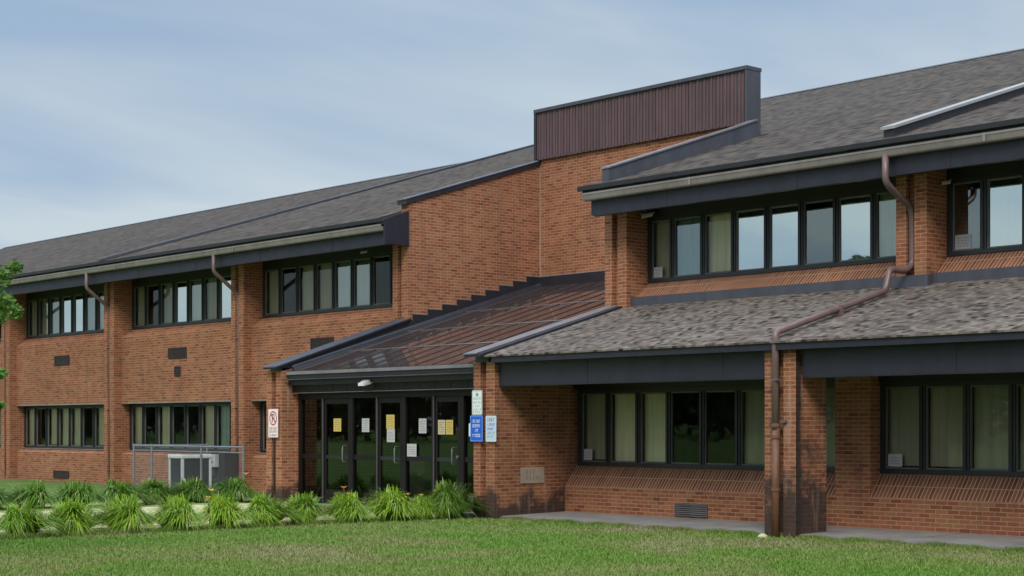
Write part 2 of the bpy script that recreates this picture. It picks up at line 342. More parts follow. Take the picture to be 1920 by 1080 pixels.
# grass blades near and mid lawn (uncountable)
def grass():
    v = []; f = []; rnd = random.Random(3)
    fx, fy = -math.cos(R(42)), math.sin(R(42)); rx, ry = -fy*-1, -fx
    rx, ry = math.sin(R(42)), math.cos(R(42))
    n = 0
    for _ in range(300000):
        z = 16.5+(34-16.5)*rnd.random()**1.35; t = (rnd.random()*2-1)*0.37
        x = z*(fx+t*rx); y = z*(fy+t*ry)
        if x > -22.3 and y > 19.86: continue
        if min(abs(x-q) for q in (-22.7, -15.83, -8.95)) < .33 and y > 19.74: continue
        if -24.3 < x < -23.30+.05*math.sin(y*3) and y > 10.2: continue
        if -29.95 < x < -24.2: continue
        if x < -29.5 and y > 22.6: continue
        h = 0.018+0.026*rnd.random()**1.5; a = rnd.random()*6.283; wd = 0.004+0.004*rnd.random()+0.0002*z
        lx, ly = (rnd.random()-.5)*h*1.5, (rnd.random()-.5)*h*1.5; b = len(v)
        v += [(x-math.cos(a)*wd, y-math.sin(a)*wd, -.092), (x+math.cos(a)*wd, y+math.sin(a)*wd, -.092), (x+lx, y+ly, -.09+h)]
        f.append((b, b+1, b+2))
    def blade(x, y, h, wd):
        a = rnd.random()*6.283; lx, ly = (rnd.random()-.5)*h*1.1, (rnd.random()-.5)*h*1.1; b = len(v)
        v.extend([(x-math.cos(a)*wd, y-math.sin(a)*wd, -.092), (x+math.cos(a)*wd, y+math.sin(a)*wd, -.092), (x+lx, y+ly, -.09+h)]); f.append((b, b+1, b+2))
    for _ in range(16000):      # uncut fringe along the walk and round the piers
        x = rnd.uniform(-22.3, -10); k = .5+.5*math.sin(x*7.1)*math.sin(x*2.3+1)
        blade(x, 19.85-.10*rnd.random()**2, .035+.075*rnd.random()*k, .007)
    for _ in range(9000):       # ragged edge of the lily bed
        y = rnd.uniform(10.2, 19.7); blade(-23.32+.16*rnd.random(), y, .04+.07*rnd.random(), .008)
    for _ in range(260):        # weedy tufts in the lawn
        z = 17+14*rnd.random(); t = (rnd.random()*2-1)*.36; x0, y0 = z*(fx+t*rx), z*(fy+t*ry)
        if (x0 > -22.4 and y0 > 19.5) or -30.2 < x0 < -22.8: continue
        for _ in range(26): blade(x0+rnd.gauss(0, .05), y0+rnd.gauss(0, .05), .04+.05*rnd.random(), .007)
    me = bpy.data.meshes.new('grass'); me.from_pydata(v, [], f); me.materials.append(M_BLADE); me.update()
    o = bpy.data.objects.new('grass', me); COL.objects.link(o); tag(o, 'short mown grass blades covering the lawn', 'grass', None, 'stuff')
grass()

# ================================================================== building
B = root('school_building', (-26, 19.75, 0), 'long two storey red brick building with shingled roofs and dark eaves', 'building')
PX = [-16.12-6.88*k for k in range(-2, 6)]           # left edge of each brick pier
PW = 0.60
def pier(x, yf, yb, z0, z1, m, name='pier', w=PW):
    a, b, c, d = x, x+0.2, x+0.36, x+w
    pr = [(a, yf), (b, yf), (b, yf+.12), (c, yf+.12), (c, yf), (d, yf), (d, yb), (a, yb)]
    return MB().prism(pr, z0, z1, 'z', m).build(name, B)
UEAVE_Y, UEAVE_Z, USL = 22.45, 6.30, 0.31
def uroof(y): return UEAVE_Z+USL*(y-UEAVE_Y)
def lroof(y): return 2.90+0.288*(y-19.60)

# ---- window builder -------------------------------------------------
def window(x0, x1, z0, z1, y, states, ends=None, sill=False, panes=None, label=None):
    """ribbon window in the plane y, frame mesh > glass, blinds"""
    n = len(states); bw = 0.045
    xs = panes or [x0+(x1-x0)*i/n for i in range(n+1)]
    fr = MB(); fr.box(x0, x1, y-.03, y+.08, z0, z0+.075, M_FRAME); fr.box(x0, x1, y-.03, y+.08, z1-.075, z1, M_FRAME)
    for i, x in enumerate(xs):
        a, b = (x, x+2*bw) if i == 0 else ((x-2*bw, x) if i == n else (x-bw*1.25, x+bw*1.25))
        fr.box(a, b, y-.028, y+.078, z0+.075, z1-.075, M_FRAME)
        if 0 < i < n: fr.box(x-.012, x+.012, y-.05, y-.028, z0+.075, z1-.075, M_FRAME)
    # slim sash round every light
    for i in range(n):
        a = xs[i]+(0.09 if i == 0 else .0563); b = xs[i+1]-(0.09 if i == n-1 else .0563)
        for (p, q, r_, s_) in ((a, a+.02, z0+.075, z1-.075), (b-.02, b, z0+.075, z1-.075)): fr.box(p, q, y, y+.05, r_, s_, M_LOUVG)
        fr.box(a+.02, b-.02, y, y+.05, z0+.075, z0+.10, M_LOUVG); fr.box(a+.02, b-.02, y, y+.05, z1-.10, z1-.075, M_LOUVG)
    W_ = fr.build('window', B)
    if label: W_['label'] = label
    gl = MB()
    for i, s in enumerate(states):
        m = {'s': M_GLF, 'S': M_GLF, 'm': M_GLM}.get(s[0], M_GL)
        if len(s) > 1 and s[1] == 'm': m = M_GLM
        t = random.uniform(-.005, .005); u = random.uniform(-.004, .004)
        a, b = xs[i]+.03, xs[i+1]-.03
        gl.poly([(a, y+.03+u, z0+.06), (b, y+.03-u, z0+.06), (b, y+.03-u+t, z1-.06), (a, y+.03+u+t, z1-.06)], m)
    gl.build('glass', W_, fix=False)
    for i, s in enumerate(states):
        k = s[-1] if s[-1] in M_BL else {'s': 'w', 'm': 'g', 'd': None, 'S': 'w'}.get(s[0])
        if not k: continue
        a, b = xs[i]+.05, xs[i+1]-.05; bl = MB(); ns = 7; wdt = (b-a)/ns
        drop = z0+.1+random.choice((0, 0, .02))
        for j in range(ns):
            p = a+j*wdt; ang = .012+random.uniform(-.004, .004)
            bl.poly([(p, y+.12, drop), (p+wdt*1.06, y+.12+ang, drop), (p+wdt*1.06, y+.12+ang, z1-.08), (p, y+.12, z1-.08)], M_BL[k])
        bl.box(a, b, y+.11, y+.17, z1-.08, z1-.05, M_BL[k])
        bl.build('blind', W_, fix=False)
    return W_
def room(x0, x1, y0, y1, z0, z1):
    m = MB(); M = M_ROOM
    m.poly([(x0, y1, z0), (x1, y1, z0), (x1, y1, z1), (x0, y1, z1)], M); m.poly([(x0, y0, z0), (x0, y1, z0), (x0, y1, z1), (x0, y0, z1)], M)
    m.poly([(x1, y0, z0), (x1, y1, z0), (x1, y1, z1), (x1, y0, z1)], M); m.poly([(x0, y0, z0), (x1, y0, z0), (x1, y1, z0), (x0, y1, z0)], M)
    m.poly([(x0, y0, z1), (x1, y0, z1), (x1, y1, z1), (x0, y1, z1)], M); m.build('room', B, fix=False)

# ---- RIGHT WING, ground floor ---------------------------------------
YW = 21.48
for k in (0, 1, 2):                    # bays at x=PX[k]+.6 ...
    x = PX[k]
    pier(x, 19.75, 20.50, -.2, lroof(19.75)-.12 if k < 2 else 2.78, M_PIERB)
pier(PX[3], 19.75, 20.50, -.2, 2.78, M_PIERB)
pw = pier(PX[2], 19.746, 20.504, -.2, 2.785, M_PIERW) if False else None
# replace material of the weathered pier that carries the downspout
for o in list(B.children):
    if o.name.startswith('pier'): pass
wet = [o for o in bpy.data.objects if o.name.startswith('pier') and abs(ORI[o.name].x-(PX[2]+.3)) < .1][0]
wet.data.materials[0] = M_PIERW; wet['label'] = 'brick pier blackened by damp behind the long downspout'

def low_bay(xl, xr, states, panes, wl, wr):
    # wall below window, sloped rowlock courses, head
    MB().prism([(YW, -.2), (YW, .485), (21.775, .855), (21.98, .855), (21.98, -.2)], xl, xr, 'x', M_BRICK).build('wall', B)
    MB().poly([(xl, YW-.004, .485), (xr, YW-.004, .485), (xr, 21.771, .860), (xl, 21.771, .860)], M_ROWL).build('brick_sill', B, fix=False)
    window(wl, wr, .862, 2.30, 21.76, states, panes=panes)
    room(xl+.01, xr-.01, 21.99, 24.6, .5, 2.7)
# first bay (window from return wall to the pilaster strip)
low_bay(-22.36, -16.09, ['ok', 'o', 'o', 'd', 'd', 'k', 'dk', 'k'], [-22.26, -21.48, -20.71, -19.96, -19.16, -18.34, -17.62, -16.86, -16.10], -22.26, -16.10)
low_bay(-15.41, -9.2, ['k', 'k', 'k', 'k', 'd', 'o', 'o', 'd'], [-15.40+.778*i for i in range(9)], -15.40, -9.176)
MB().box(-16.09, -15.41, YW, 22.2, -.2, 2.7, M_BRICK).build('wall', B)
MB().box(-9.17, 4.0, YW, 22.2, -.2, 2.7, M_BRICK).build('wall', B)
MB().box(-22.36, 4.0, 21.7, 22.2, 2.302, 2.7, M_BLACK).build('window_head', B)
# return wall with the cornerstone
MB().box(-22.99, -22.39, 20.502, 22.2, -.2, 2.9, M_PIERB).build('wall', B)
cs = MB().box(-22.39, -22.375, 20.37, 20.96, .55, .845, M_STONE).build('cornerstone', B)
for i, r_ in enumerate(((.70, .80, 3), (.60, .67, 4))):
    mm = MB(); zz0, zz1, nn_ = r_
    for j in range(nn_): mm.box(-22.3752, -22.3738, 20.51+.085*j, 20.522+.085*j, zz0, zz1, M_CUT); mm.box(-22.3752, -22.3738, 20.522+.085*j, 20.548+.085*j, zz1-.012, zz1, M_CUT); mm.box(-22.3752, -22.3738, 20.522+.085*j, 20.548+.085*j, (zz0+zz1)/2-.006, (zz0+zz1)/2+.006, M_CUT)
    o = mm.build('lettering', cs)
# soffit, fascias of the lower roof
MB().box(-22.38, 4.0, 19.952, 21.70, 2.52, 2.56, M_BLACK).build('soffit', B)
for k in (2, 1, 0):
    xl = PX[k]+PW+.04; xr = PX[k-1]-.005 if k > 0 else 4.0
for xl, xr in ((PX[3]+PW+.02, PX[2]-.004), (PX[2]+PW+.06, PX[1]-.004), (PX[1]+PW+.06, 4.0)):
    MB().box(xl, xr, 19.84, 19.95, 2.335, 2.80, M_FASC).build('fascia', B)
    MB().box(xl, xr, 19.835, 19.84, 2.335, 2.36, M_BLACK).build('fascia_trim', B)
MB().box(-22.36, 4.0, 19.62, 19.84, 2.765, 2.865, M_FASC).build('eave_trim', B)
MB().box(-22.36, 4.0, 19.595, 19.84, 2.865, 2.893, M_BLACK).build('drip_edge', B)
# shingled pent roof
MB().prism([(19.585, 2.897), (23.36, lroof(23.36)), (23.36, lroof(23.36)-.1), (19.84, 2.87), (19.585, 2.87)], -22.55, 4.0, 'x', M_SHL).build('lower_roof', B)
# upper wall base flashing
MB().box(-22.40, 4.0, 23.31, 23.5, 3.9, 4.145, M_FLASH2).build('flashing', B)
MB().box(PX[2]-.05, PX[2]+PW+.05, 23.15, 23.31, 3.9, 4.12, M_FLASH2).build('flashing', B)

# ---- RIGHT WING, upper floor ----------------------------------------
for k in (1, 2, 3):
    pier(PX[k], 23.2, 23.95, 3.6, 6.2, M_BRICK)
def up_bay(xl, xr, panes, states):
    MB().prism([(23.45, 3.6), (23.45, 4.15), (23.80, 4.445), (24.1, 4.445), (24.1, 3.6)], xl, xr, 'x', M_BRICK).build('wall', B)
    MB().poly([(xl, 23.446, 4.15), (xr, 23.446, 4.15), (xr, 23.796, 4.45), (xl, 23.796, 4.45)], M_ROWU).build('brick_sill', B, fix=False)
    window(panes[0], panes[-1], 4.452, 5.74, 23.8, states, panes=panes)
    MB().box(xl, xr, 23.78, 24.1, 5.742, 6.4, M_BLACK).build('window_head', B)
    room(xl+.01, xr-.01, 24.11, 26.8, 4.0, 6.2)
up_bay(PX[3]+PW, PX[2], [-22.36, -21.74, -20.94, -20.17, -19.37, -18.58, -17.8, -17.0, -16.14], ['k', 'mg', 'o', 'sw', 'sw', 'dm', 'sw', 'mo'])
up_bay(PX[2]+PW, PX[1], [-15.5, -14.82, -14.05, -13.28, -12.5, -11.7, -10.9, -10.1, -9.28], ['dm', 'sw', 'sw', 'o', 'sw', 'o', 'mg', 'o'])
up_bay(PX[1]+PW, 4.0, [-8.6+.78*i for i in range(9)], ['o', 'mg', 'o', 'sw', 'sw', 'd', 'sw', 'mo'])

def seams(x0, x1, y, z0, z1, step, off=0.0):
    x = x0+off
    while x < x1:
        MB().box(x, x+.012, y-.004, y-.0005, z0, z1, M_BLACK).build('seam', B); x += step
def upper_eave(xl, xr, gl_, gr_, right_end=False, left_end=False):
    MB().box(xl+.22, xr, 22.62, 22.74, 5.72, 6.10, M_FASC).build('fascia', B)
    MB().box(xl+.22, xr, 22.74, 24.0, 5.92, 5.96, M_BLACK).build('soffit', B)
    # gutter with a curled lip
    MB().prism([(22.60, 6.02), (22.49, 6.02), (22.475, 6.04), (22.45, 6.125), (22.442, 6.128), (22.442, 6.164), (22.47, 6.164), (22.48, 6.12), (22.60, 6.10)], gl_, gr_, 'x', M_GUT).build('gutter', B)
    MB().prism([(22.50, 6.168), (22.50, 6.25), (22.66, 6.30), (22.66, 6.168)], xl+.05, xr, 'x', M_FLASH).build('eave_trim', B)
    MB().prism([(22.41, 6.215), (22.41, 6.298), (22.424, 6.302), (22.424, 6.215)], xl, xr, 'x', M_BLACK).build('drip_edge', B)
upper_eave(-22.98, 4.0, -22.89, 3.9); seams(-22.7, 0, 22.62, 5.722, 6.02, 3.05, 1.9); seams(-22.3, -16.2, 19.84, 2.362, 2.76, 3.05, 2.2); seams(-15.4, -9.5, 19.84, 2.362, 2.76, 3.05, 2.6)
upper_eave(-72.0, -29.31, -71.5, -29.36); seams(-60, -29.4, 22.62, 5.722, 6.02, 3.05, 1.1)
for gx in (-20.1, -14.0, -35.5, -41.6, -47.7): MB().box(gx, gx+.05, 22.436, 22.4415, 6.03, 6.168, M_GUT).build('gutter_strap', B)
# end box of the left eave against the stair tower
MB().prism([(22.50, 5.72), (22.50, 6.28), (23.195, 6.52), (23.195, 5.72)], -29.315, -29.27, 'x', M_FASC).build('eave_end', B)
# exposed left end of the right eave
MB().prism([(22.62, 5.74), (22.62, 6.24), (23.19, 6.42), (23.19, 5.96)], -22.80, -22.762, 'x', M_FASC).build('eave_end', B)

# ---- main roofs -----------------------------------------------------
RY, LY = 41.6, 36.95
def roof(x0, x1, y0, yr, name='roof', th=.09):
    z0, zr = uroof(y0)-.0, uroof(yr)
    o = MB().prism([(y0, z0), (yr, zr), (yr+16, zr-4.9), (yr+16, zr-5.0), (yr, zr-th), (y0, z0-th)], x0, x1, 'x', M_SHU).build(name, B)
    return o
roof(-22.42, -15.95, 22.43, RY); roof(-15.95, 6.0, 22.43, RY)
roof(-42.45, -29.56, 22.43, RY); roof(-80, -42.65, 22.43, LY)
roof(-29.56, -22.42, 27.62, RY)
MB().prism([(22.43, uroof(22.43)), (23.3, uroof(23.3)), (23.3, uroof(23.3)-.09), (22.43, uroof(22.43)-.09)], -22.99, -22.42, 'x', M_SHU).build('roof', B)
def ridge(x0, x1, y): MB().prism([(y-.16, uroof(y)-.03), (y, uroof(y)+.04), (y+.16, uroof(y)-.03)], x0, x1, 'x', M_FLASH2).build('ridge_cap', B)
ridge(-42.5, 6, RY); ridge(-80, -42.66, LY)
# expansion joint curbs running up the slope
def curb(x0, x1, ya, yb, h, m, cap):
    c = MB().hexa([(x0, ya, uroof(ya)-.05), (x1, ya, uroof(ya)-.05), (x1, yb, uroof(yb)-.05), (x0, yb, uroof(yb)-.05),
                   (x0, ya, uroof(ya)+h), (x1, ya, uroof(ya)+h), (x1, yb, uroof(yb)+h), (x0, yb, uroof(yb)+h)], m).build('roof_joint', B)
    MB().hexa([(x0-.03, ya-.05, uroof(ya)+h+.002), (x1+.05, ya-.05, uroof(ya)+h+.002), (x1+.05, yb, uroof(yb)+h+.002), (x0-.05, yb, uroof(yb)+h+.002),
               (x0-.03, ya-.05, uroof(ya)+h+.05), (x1+.05, ya-.05, uroof(ya)+h+.05), (x1+.05, yb, uroof(yb)+h+.05), (x0-.05, yb, uroof(yb)+h+.05)], cap).build('cap', c)
curb(-16.05, -15.85, 22.75, RY, .12, M_FLASH, M_CAPB); curb(-42.62, -42.48, 22.5, RY, .012, M_FLASH, M_FLASH2)
# lightning rods
for x in (-23.0, -16.0, -9.5):
    pass
for x in (-22.9, -18.15):
    MB().tube([(x, RY, uroof(RY)), (x, RY, uroof(RY)+.62)], [.016, .008], M_GALV, 6).build('lightning_rod', B)

# ---- STAIR TOWER ----------------------------------------------------
def rake(y): return 6.76+.318*(y-23.12)
MB().prism([(23.206, 0), (27.3, 0), (27.3, rake(27.3)-.1), (23.206, rake(23.206)-.1)], -29.56, -29.30, 'x', M_BRICK).build('wall', B)
MB().hexa([(-29.60, 23.12, rake(23.12)-.095), (-29.262, 23.12, rake(23.12)-.095), (-29.262, 27.5, rake(27.5)-.095), (-29.60, 27.5, rake(27.5)-.095),
           (-29.60, 23.12, rake(23.12)), (-29.262, 23.12, rake(23.12)), (-29.262, 27.5, rake(27.5)), (-29.60, 27.5, rake(27.5))], M_FLASH).build('coping', B)
MB().hexa([(-29.61, 23.10, rake(23.12)+.002), (-29.25, 23.10, rake(23.12)+.002), (-29.25, 27.5, rake(27.5)+.002), (-29.61, 27.5, rake(27.5)+.002),
           (-29.61, 23.10, rake(23.12)+.025), (-29.25, 23.10, rake(23.12)+.025), (-29.25, 27.5, rake(27.5)+.025), (-29.61, 27.5, rake(27.5)+.025)], M_FLASH2).build('coping', B)
MB().box(-29.30, -22.75, 27.3, 27.6, 0, 8.108, M_BRICK).build('wall', B)
MB().box(-29.296, -29.27, 27.285, 27.30, 5.0, 8.1, M_STONE).build('expansion_joint', B)
pn = MB().box(-29.34, -22.72, 27.22, 27.60, 8.11, 9.26, M_BROWN)
x = -29.30
while x < -22.76:
    pn.box(x, x+.035, 27.20, 27.22, 8.13, 9.24, M_BROWN); pn.box(x+.12, x+.13, 27.21, 27.22, 8.13, 9.24, M_BLACK); x += .2
PN = pn.build('screen_panel', B)
MB().box(-29.38, -22.66, 27.16, 27.66, 9.262, 9.34, M_FLASH2).build('coping', PN)
MB().box(-29.38, -29.305, 27.17, 27.197, 8.10, 9.262, M_FLASH).build('edge_trim', PN); MB().box(-22.72, -22.67, 27.17, 27.64, 7.72, 9.262, M_FLASH2).build('edge_trim', PN)
# side wall and sloped curb at the left end of the right roof
MB().prism([(23.95, 3.6), (27.3, 3.6), (27.3, uroof(27.3)-.12), (23.95, uroof(23.95)-.12)], -22.99, -22.62, 'x', M_BRICK).build('wall', B)
MB().prism([(22.72, uroof(22.72)+.00), (27.22, uroof(27.22)+.00), (27.22, uroof(27.22)+.34), (26.5, uroof(26.5)+.32), (22.72, uroof(22.72)+.25)], -22.60, -22.40, 'x', M_FLASH2).build('roof_curb', B)
MB().prism([(22.70, uroof(22.72)+.25), (26.5, uroof(26.5)+.32), (27.18, uroof(27.22)+.34), (27.18, uroof(27.22)+.37), (26.5, uroof(26.5)+.35), (22.70, uroof(22.72)+.28)], -22.63, -22.37, 'x', M_CAP).build('coping', B)

# ---- PORCH ----------------------------------------------------------
def can(y): return 2.79+.302*(y-19.88)
def glassy():
    t = NT('bronze skylight glazing'); P, p, n = t.geo()
    t.base(t.mix(t.noise(P, 2.0, 4), (0.030, 0.022, 0.022), (0.085, 0.060, 0.055)), 0.06, 0, 0.9)
    t.b.inputs['IOR'].default_value = 1.6
    t.bump(t.noise(P, 1.3, 2), 0.06, 0.03); return t.m
M_SKYL = glassy()
cn = MB().hexa([(-29.28, 19.86, can(19.86)-.10), (-22.77, 19.86, can(19.86)-.10), (-22.77, 27.29, can(27.29)-.10), (-29.28, 27.29, can(27.29)-.10),
                (-29.28, 19.86, can(19.86)), (-22.77, 19.86, can(19.86)), (-22.77, 27.29, can(27.29)), (-29.28, 27.29, can(27.29))], M_SKYL).build('canopy', B)
for i in range(1, 12):       # glazing bars up the slope
    x = -29.28+i*.5425; h = .014
    MB().hexa([(x-.017, 19.9, can(19.9)+.002), (x+.017, 19.9, can(19.9)+.002), (x+.017, 27.2, can(27.2)+.002), (x-.017, 27.2, can(27.2)+.002),
               (x-.017, 19.9, can(19.9)+h), (x+.017, 19.9, can(19.9)+h), (x+.017, 27.2, can(27.2)+h), (x-.017, 27.2, can(27.2)+h)], M_LOUV).build('glazing_bar', cn)
for y in (21.45, 23.1, 24.85):
    MB().hexa([(-29.2, y-.014, can(y-.014)+.004), (-22.8, y-.014, can(y-.014)+.004), (-22.8, y+.02, can(y+.02)+.004), (-29.2, y+.02, can(y+.02)+.004),
               (-29.2, y-.02, can(y-.02)+.02), (-22.8, y-.02, can(y-.02)+.02), (-22.8, y+.02, can(y+.02)+.02), (-29.2, y+.02, can(y+.02)+.012)], M_GUT).build('cross_bar', cn)
# eave trims, header
MB().box(-29.20, -22.99, 19.80, 19.86, 2.705, 2.77, M_CAP).build('canopy_trim', B)
MB().box(-29.20, -22.99, 19.83, 19.98, 2.62, 2.698, M_BLACK).build('canopy_trim', B)
MB().box(-29.24, -22.99, 19.78, 19.98, 2.595, 2.613, M_FLASH2).build('canopy_trim', B)
MB().box(-29.26, -22.99, 19.90, 20.1, 2.50, 2.594, M_BLACK).build('canopy_trim', B)
hd = MB().box(-29.255, -22.99, 20.0, 20.14, 2.31, 2.498, M_DOORF)
hd.box(-29.255, -22.99, 19.985, 20.0, 2.50-.012, 2.498, M_LOUVG); hd.box(-29.255, -22.99, 19.985, 20.0, 2.31, 2.325, M_LOUVG)
for i in range(13): hd.box(-29.25+i*.48, -29.24+i*.48, 19.992, 20.0, 2.33, 2.485, M_BLACK)
hd.build('header', B)
# stepped flashing on the tower wall
sf = MB(); ch = .1354; z = 4.03; y = 22.95; pts = []
n = 9; run = (26.85-23.32)/(n-1)
prof = [(23.0, can(23.0)-.02), (27.3, can(27.3)-.02), (27.3, 4.03+n*ch)]
yy = 26.85; zz = 4.03+n*ch
for i in range(n):
    prof.append((yy, zz)); zz -= ch; prof.append((yy, zz)); yy -= run
prof.append((23.0, 4.03))
for i in range(n+1):       # convex columns so the stepped outline triangulates cleanly
    ya = 23.203 if i == 0 else 26.85-(n-i)*run; yb = 27.283 if i == n else 26.85-(n-1-i)*run; zt = 4.03+i*ch
    sf.hexa([(-29.298, ya, can(ya)), (-29.272, ya, can(ya)), (-29.272, yb, can(yb)), (-29.298, yb, can(yb)), (-29.298, ya, zt), (-29.272, ya, zt), (-29.272, yb, zt), (-29.298, yb, zt)], M_FLASH)
    sf.box(-29.299, -29.266, ya, yb, zt, zt+.012, M_CAP)
sf.build('stepped_flashing', B)
MB().box(-29.27, -22.99, 27.262, 27.297, can(27.27), 5.25, M_FLASH).build('flashing', B)
MB().box(-29.27, -22.99, 27.255, 27.299, 5.25, 5.27, M_CAP).build('flashing', B)
# cant strips along wall junctions
MB().hexa([(-29.272, 20.0, can(20.0)), (-29.17, 20.0, can(20.0)+.003), (-29.17, 27.26, can(27.26)+.003), (-29.272, 27.26, can(27.26)),
           (-29.272, 20.0, can(20.0)+.09), (-29.25, 20.0, can(20)+.05), (-29.25, 27.26, can(27.26)+.05), (-29.272, 27.26, can(27.26)+.09)], M_FLASH).build('flashing', B)
# raked parapets either side of the porch
def cope(y): return 2.90+.326*(y-19.60)
def parapet(x0, x1, side, nm='parapet'):
    o = MB().prism([(19.74, 2.786), (23.2, can(23.2)-.2), (23.2, cope(23.2)-.06), (19.74, cope(19.74)-.06)], x0, x1, 'x', M_FLASH).build(nm, B)
    MB().hexa([(x0-.05, 19.58, cope(19.58)-.062), (x1+.05, 19.58, cope(19.58)-.062), (x1+.05, 23.25, cope(23.25)-.062), (x0-.05, 23.25, cope(23.25)-.062),
               (x0-.05, 19.58, cope(19.58)-.03), (x1+.05, 19.58, cope(19.58)-.03), (x1+.05, 23.25, cope(23.25)-.03), (x0-.05, 23.25, cope(23.25)-.03)], M_BLACK).build('coping', o)
    MB().hexa([(x0-.06, 19.56, cope(19.56)-.028), (x1+.06, 19.56, cope(19.56)-.028), (x1+.06, 23.25, cope(23.25)-.028), (x0-.06, 23.25, cope(23.25)-.028),
               (x0-.06, 19.56, cope(19.56)-.004), (x1+.06, 19.56, cope(19.56)-.004), (x1+.06, 23.25, cope(23.25)-.004), (x0-.06, 23.25, cope(23.25)-.004)], side).build('coping', o)
parapet(-29.70, -29.30, M_FLASH2)
# right hand parapet is lower, close to the shingles
def cope2(y): return 2.93+.286*(y-19.6)
MB().prism([(19.74, 2.786), (23.2, can(23.2)-.2), (23.2, cope2(23.2)-.03), (19.74, cope2(19.74)-.03)], -22.90, -22.56, 'x', M_FLASH).build('parapet', B)
MB().hexa([(-22.98, 19.50, cope2(19.5)-.028), (-22.52, 19.50, cope2(19.5)-.028), (-22.52, 23.22, cope2(23.22)-.028), (-22.98, 23.22, cope2(23.22)-.028),
           (-22.98, 19.50, cope2(19.5)+.02), (-22.52, 19.50, cope2(19.5)+.02), (-22.52, 23.22, cope2(23.22)+.02), (-22.98, 23.22, cope2(23.22)+.02)], M_FLASH).build('coping', B)
MB().hexa([(-22.985, 19.48, cope2(19.5)+.022), (-22.62, 19.48, cope2(19.5)+.022), (-22.62, 23.22, cope2(23.22)+.022), (-22.985, 23.22, cope2(23.22)+.022),
           (-22.985, 19.48, cope2(19.5)+.042), (-22.62, 19.48, cope2(19.5)+.042), (-22.62, 23.22, cope2(23.22)+.042), (-22.985, 23.22, cope2(23.22)+.042)], M_CAP).build('coping', B)
MB().box(PX[3]+.03, PX[3]+PW+.0, 19.77, 20.5, 2.782, 2.90, M_FLASH).build('pier_cap', B)
MB().box(PX[4]+.02, PX[4]+PW-.02, 19.77, 20.4, 2.782, 2.86, M_BRICK).build('pier_cap', B)
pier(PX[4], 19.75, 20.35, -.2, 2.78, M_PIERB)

# ---- ENTRANCE doors -------------------------------------------------
k_ = .9854; YD = 20.2
D = [x*k_ for x in (-29.70, -28.85, -28.71, -27.79, -27.70, -26.92, -26.82, -26.04, -25.90, -25.10, -24.97, -24.24, -23.60)]
D[-1] = -22.995
ent = MB()
ent.box(-29.255, -22.995, YD-.05, YD+.08, 2.19, 2.309, M_DOORF)
for x in (-29.20, (D[1]+D[2])/2, (D[3]+D[4])/2, (D[5]+D[6])/2, (D[7]+D[8])/2, (D[9]+D[10])/2, D[11]+.08, -23.04):
    ent.box(x-.05, x+.05, YD-.05, YD+.08, 0.0, 2.188, M_DOORF)
ent.box(-29.255, -22.995, YD-.05, YD+.08, -.03, -.001, M_DOORF)
E_ = ent.build('entrance_frame', B)
for x in ((D[1]+D[2])/2, (D[5]+D[6])/2, (D[9]+D[10])/2): MB().box(x+.02, x+.045, YD-.075, YD-.052, 0.0, 2.19, M_MULL).build('mullion_edge', E_)
def sidelight(a, b, rail=True):
    MB().box(a, b, YD-.03, YD+.05, .92, 1.02, M_DOORF).build('rail', E_); o = MB().box(a, b, YD-.03, YD+.05, 0.0, .12, M_DOORF).build('rail', E_)
    MB().poly([(a, YD, .12), (b, YD, .12), (b, YD, 2.19), (a, YD, 2.19)], M_GLD).build('sidelight', E_, fix=False)
sidelight(-29.15, (D[1]+D[2])/2-.05); sidelight((D[3]+D[4])/2+.05, (D[5]+D[6])/2-.05); sidelight((D[7]+D[8])/2+.05, (D[9]+D[10])/2-.05); sidelight(D[11]+.13, -23.09)
def door(a, b, hside, lk=False):
    m = MB(); y0, y1 = YD-.045, YD+.0
    m.box(a, a+.07, y0, y1, .01, 2.18, M_DOORF); m.box(b-.07, b, y0, y1, .01, 2.18, M_DOORF)
    m.box(a+.07, b-.07, y0, y1, .01, .28, M_DOORF); m.box(a+.07, b-.07, y0, y1, 2.08, 2.18, M_DOORF); m.box(a+.07, b-.07, y0, y1, .93, 1.0, M_BLACK)
    o = m.build('door', E_)
    MB().poly([(a+.07, YD-.02, .28), (b-.07, YD-.02, .28), (b-.07, YD-.02, 2.08), (a+.07, YD-.02, 2.08)], M_GLD).build('glass', o, fix=False)
    x = b-.12
    MB().tube([(x, YD-.05, .88), (x-.03, YD-.12, .88), (x-.03, YD-.13, .92), (x-.03, YD-.13, 1.16), (x-.03, YD-.12, 1.20), (x, YD-.05, 1.20)], .014, M_ALU, 6).build('handle', o, smooth=True)
    if lk: MB().tube([(x+.06, YD-.08, 1.02), (x+.06, YD-.044, 1.02)], .03, M_ALU, 10).build('lock', o)
door((D[1]+D[2])/2+.052, (D[3]+D[4])/2-.052, 1); door((D[5]+D[6])/2+.052, (D[7]+D[8])/2-.052, 1); door((D[9]+D[10])/2+.052, D[11]+.028, 1, True)
# vestibule behind the glass
MB().poly([(-29.28, 22.6, -.02), (-22.99, 22.6, -.02), (-22.99, 22.6, 2.6), (-29.28, 22.6, 2.6)], M_BROWN).build('inner_wall', B, fix=False)
MB().box(-29.25, -22.995, 20.3, 22.6, 2.55, 2.6, M_BLACK).build('inner_ceiling', B)
MB().box(-29.7, -29.26, 20.352, 23.2, -.2, 2.6, M_BRICK).build('wall', B)
MB().box(-27.6, -27.1, 21.9, 22.1, 0, .95, M_PALE).build('inner_panel', B); MB().box(-25.6, -25.0, 22.0, 22.2, 0, .8, M_PALE).build('inner_panel', B)

